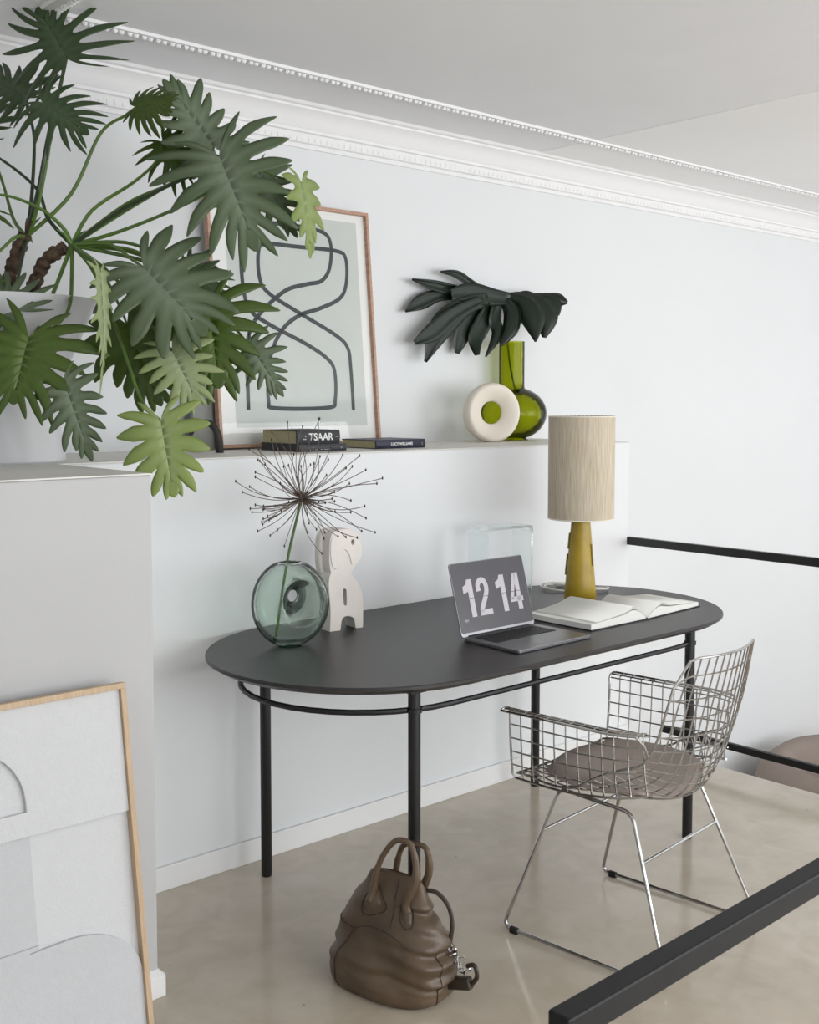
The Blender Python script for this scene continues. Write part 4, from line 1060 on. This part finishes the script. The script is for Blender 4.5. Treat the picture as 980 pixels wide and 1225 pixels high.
for k in range(n - 1):
    fs += [(k, k + 1, n + k + 1, n + k)[::-1], (2 * n + k, 2 * n + k + 1, 3 * n + k + 1, 3 * n + k), (k, 2 * n + k, 2 * n + k + 1, k + 1)[::-1], (n + k, n + k + 1, 3 * n + k + 1, 3 * n + k)[::-1]]
for k in (0, n - 1): fs.append((k, n + k, 3 * n + k, 2 * n + k))
mb.add(vs, fs).build('acrylic_arch', 'acrylic', ac, smooth=True, angle=30)

# ------------------------------------------------------------------ aqua glass vase with a hole, and the dried allium
vp = at_z(346, 770, ZT); VC = Vector((1.995, 2.83, ZT)); VC = Vector((at(347, 760, 3.44).x, at(347, 760, 3.44).y, ZT)); VS = (VC - CAM).dot(FW) / FPX
vs_ = thing('glass_vase', 'pale aqua bubbly glass vase with a hole pinched through its body, holding the dried flower', 'vase', VC)
rz = math.atan2(-VC.y, -VC.x) + R(18)
RV = 52 * VS
Tv = Matrix.Translation((0, 0, RV * .985)) @ Matrix.Rotation(rz, 4, 'Z') @ Matrix.Rotation(PI / 2, 4, 'Y')
def donut_vase(off):
    # rings around the hole axis: profile (radius, axial)
    pr_ = [(.021, .0), (.023, .010), (.031, .020), (.044, .038), (.060, .058), (.070, .067), (.082, .069), (.100, .063), (.118, .046), (RV - .004, .022), (RV, 0)]
    half = [(r, a) for r, a in pr_]; full = half + [(r, -a) for r, a in half[1:-1][::-1]]
    P = smooth_path([Vector((r, a, 0)) for r, a in full], 3, True)
    out = []
    m = len(P)
    for i in range(m):
        t = (P[(i + 1) % m] - P[i - 1]).normalized(); n_ = Vector((-t.y, t.x, 0)) * -1
        out.append((P[i].x - n_.x * off * 1, P[i].y - n_.y * off))
    return out
mb = MB()
off_hole = Vector((.0, 0, 0))
def vase_surface(off, flip):
    pr_ = donut_vase(off); n = 56; vs = []; m = len(pr_)
    for (r, a) in pr_:
        for k in range(n):
            th_ = 2 * PI * k / n
            # the hole sits slightly above and right of centre; blend the offset out towards the rim
            sh = max(0, 1 - r / RV); ox = -.026 * sh; oy = .024 * 4 * sh * (1 - sh) * .7
            x = r * math.cos(th_); y = r * math.sin(th_) * .88
            x += ox; y += oy
            p = Tv @ Vector((x, y, a))
            p.z = max(p.z, .004 + off)          # flat foot
            p.z = min(p.z, RV * 1.985 * .97 - 0)
            vs.append(p)
    fs = []
    top = RV * 1.985 * .97 - 1e-4
    for i in range(m):
        j = (i + 1) % m
        for k in range(n):
            l = (k + 1) % n; f = (i * n + k, i * n + l, j * n + l, j * n + k)
            if all(vs[q].z >= top for q in f): continue
            fs.append(f[::-1] if flip else f)
    return vs, fs
a, b = vase_surface(0, False); mb.add(a, b); a, b = vase_surface(.0028, True); mb.add(a, b)
mb.build('vase_body', 'glass_aqua', vs_, smooth=True, angle=70)
# foot ring of thick glass
MB().lathe([(0, 0), (.034, 0), (.038, .004), (.030, .009), (0, .007)], 32).build('vase_foot', 'glass_foot', vs_, smooth=True)

HK = 3.44
al = thing('dried_allium', 'dried spidery allium seed head on a green stem standing in the aqua vase', 'flower', VC)
hd = at(361, 596, HK) - VC
st = [at(331, 762, HK) - VC, at(334, 735, HK) - VC, at(339, 700, HK) - VC, at(346, 660, HK) - VC, at(354, 625, HK) - VC, hd]
st[0].z = max(st[0].z, .012)
MB().tube(smooth_path(st, 6), .0042, 8).build('flower_stem', 'allium', al, smooth=True)
MB().lathe([(0, -.012), (.007, -.006), (.010, 0), (.007, .006), (0, .012)], 12, hd).build('flower_hub', 'umbel', al, smooth=True)
rnd = random.Random(3)
named = [(297, 540), (310, 552), (299, 580), (301, 611), (315, 628), (322, 640), (340, 655), (369, 637), (387, 645), (388, 661), (432, 637), (450, 636), (438, 622), (458, 572), (451, 580), (430, 545), (420, 556), (345, 505), (378, 500), (385, 502), (327, 525), (413, 560), (395, 535), (365, 510), (305, 566), (420, 601), (358, 530), (312, 535)]
for i in range(92):
    if i < len(named):
        dv = (at(*named[i], HK + rnd.uniform(-.12, .10)) - VC) - hd; L_ = dv.length; dv.normalize()
    else:
        z = rnd.uniform(-.75, 1); a = rnd.uniform(0, 2 * PI); q = math.sqrt(1 - z * z); dv = Vector((q * math.cos(a), q * math.sin(a), z)); L_ = rnd.uniform(.10, .22)
        if z > .2: L_ *= 1.1
    side = Vector((rnd.uniform(-1, 1), rnd.uniform(-1, 1), rnd.uniform(-1, -.2))); side -= dv * side.dot(dv); side = side.normalized() if side.length > 1e-3 else dv.orthogonal()
    cv = rnd.uniform(.03, .16) * L_ * (-1 if i < len(named) and rnd.random() < .5 else 1)
    P = [hd + dv * (L_ * k / 6) + side * (cv * (math.sin(PI * k / 6 * .9))) for k in range(7)]
    mb = MB().tube(smooth_path(P, 2), [.0018, .0016, .0014] + [.0012] * 12, 4)
    o = mb.build('flower_stalk', 'umbel', al, smooth=True)
    MB().lathe([(0, -.005), (.0024, -.002), (.0028, .001), (.0012, .005), (0, .006)], 6, P[-1]).build('seed_pod', 'seed', o, smooth=True)

# ------------------------------------------------------------------ white ceramic sculpture
SCK = (Vector((2.27, 2.88, 0)) - CAM).dot(FW)
s0 = Vector((2.245, 2.865, ZT)); sc_rz = R(-6)
SV = thing('abstract_sculpture', 'matt white abstract ceramic animal figure with slot and arch cut-outs, beside the aqua vase', 'sculpture', s0, sc_rz)
Ms = Matrix.Translation(s0) @ Matrix.Rotation(sc_rz, 4, 'Z') @ Matrix(((1, 0, 0, 0), (0, 0, -1, 0), (0, 1, 0, 0), (0, 0, 0, 1)))
Msi = Ms.inverted(); ns = Ms.to_3x3() @ Vector((0, 0, 1))
def sl(cu, cv): p = Msi @ at_plane(380 + cu / 7.2, 600 + cv / 7.2, s0, ns); return (p.x, p.y)
Tloc = Matrix(((1, 0, 0, 0), (0, 0, -1, 0), (0, 1, 0, 0), (0, 0, 0, 1)))
TH = .062
def poly_sm(pts, n=4): return [(p.x, p.y) for p in smooth_path([Vector((a, b, 0)) for a, b in pts], n, True)]
body = [(105, 640), (150, 600), (240, 600), (292, 632), (345, 690), (378, 760), (392, 850), (392, 960), (390, 1052), (372, 1062), (332, 1070), (322, 1040), (308, 1000), (262, 984), (218, 1002), (203, 1050), (196, 1096), (165, 1112), (120, 1112), (108, 1095), (112, 1000), (110, 880), (98, 760)]
bl = [sl(*p) for p in body]; zmin = min(p[1] for p in bl)
zoff = -zmin + .0005
bl = [(x, max(y + zoff, .0005)) for x, y in bl]; bl = [(x, .0005 if y < .012 else y) for x, y in bl]
def slotted(pts, slot=None):
    return pts
slot = [sl(*p) for p in [(222, 760), (232, 750), (243, 752), (250, 765), (252, 880), (244, 896), (234, 892), (226, 878)]]; slot = [(x, y + zoff) for x, y in slot]
def prism_hole(outer, hole, z0, z1, T):
    """prism with one hole: bridged polygon"""
    io = min(range(len(outer)), key=lambda i: (outer[i][0] - hole[0][0]) ** 2 + (outer[i][1] - hole[0][1]) ** 2)
    import mathutils
    loops = [[Vector((x, y, 0)) for x, y in outer], [Vector((x, y, 0)) for x, y in hole]]
    tris = mathutils.geometry.tessellate_polygon(loops); pts = outer + hole; n = len(pts)
    vs = [T @ Vector((x, y, z0)) for x, y in pts] + [T @ Vector((x, y, z1)) for x, y in pts]
    fs = []
    for t in tris:
        a, b, c = [Vector(pts[i]) for i in t]
        if (b - a).cross(c - a) < 0: t = t[::-1]
        fs.append(tuple(i + n for i in t)); fs.append(tuple(t)[::-1])
    no = len(outer)
    def area(P): return sum(P[i - 1][0] * P[i][1] - P[i][0] * P[i - 1][1] for i in range(len(P)))
    for (k0, P) in ((0, outer), (no, hole)):
        ccw = area(P) > 0; m = len(P); inner = k0 > 0
        for i in range(m):
            j = (i + 1) % m; f = (k0 + i, k0 + j, k0 + j + n, k0 + i + n)
            fs.append(f if ccw != inner else f[::-1])
    return MB().add(vs, fs)
prism_hole(poly_sm(bl, 3), poly_sm(slot, 2), -TH, 0, Tloc).build('body', 'white_cer', SV, bevel=.004, smooth=True)
head = [(105, 540), (104, 430), (112, 320), (145, 258), (230, 236), (310, 244), (350, 285), (374, 350), (388, 430), (372, 490), (335, 540), (300, 600), (275, 640), (200, 640), (130, 640)]
hl = [(x, y + zoff) for x, y in [sl(*p) for p in head]]
eye = [sl(306 + 15 * math.cos(2 * PI * k / 12), 348 + 24 * math.sin(2 * PI * k / 12)) for k in range(12)]; eye = [(x, y + zoff) for x, y in eye]
prism_hole(poly_sm(hl, 3), eye, -TH * .96, -.001, Tloc).build('head', 'white_cer', SV, bevel=.004, smooth=True)
ear = [(118, 330), (150, 300), (250, 300), (300, 420), (296, 540), (270, 455), (232, 412), (200, 450), (186, 540), (158, 582), (124, 548), (110, 440)]
el = [(x, y + zoff) for x, y in [sl(*p) for p in ear]]
MB().prism(poly_sm(el, 3), -.004, .0022, Tloc).build('ear_relief', 'white_cer', SV, bevel=.0015, smooth=True)
# back half: the second hump seen behind the head
MB().prism(poly_sm([(x - .012, y) for x, y in hl], 3), -TH * 1.25, -TH * .7, Tloc).build('back_head', 'white_cer', SV, bevel=.006, smooth=True)

# ------------------------------------------------------------------ rounded seat standing for an unidentified brown patch beyond the floor edge
d0 = ray(1040, 900); sp0 = CAM + d0 * (2.98 / d0.y)
sf = thing('tub_chair_standin', 'rounded taupe upholstered tub chair on the lower floor, standing for an unidentified brown patch at the right', 'chair', (sp0.x, min(sp0.y, 2.98), ZLOW))
MB().lathe([(.0, .04), (.55, .04), (.62, .10), (.66, .3), (.66, .55), (.60, .76), (.50, .84), (.42, .80), (.38, .66), (.37, .38), (0, .38)], 56).build('tub_shell', 'taupe', sf, smooth=True, angle=80)
MB().lathe([(0, .38), (.33, .38), (.37, .42), (.36, .48), (0, .52)], 40).build('seat_cushion', 'taupe', sf, smooth=True)
for k in range(4): MB().lathe([(.02, 0), (.025, .045)], 12, (.42 * math.cos(k * PI / 2 + .7), .42 * math.sin(k * PI / 2 + .7), 0)).build('leg', 'black', sf)
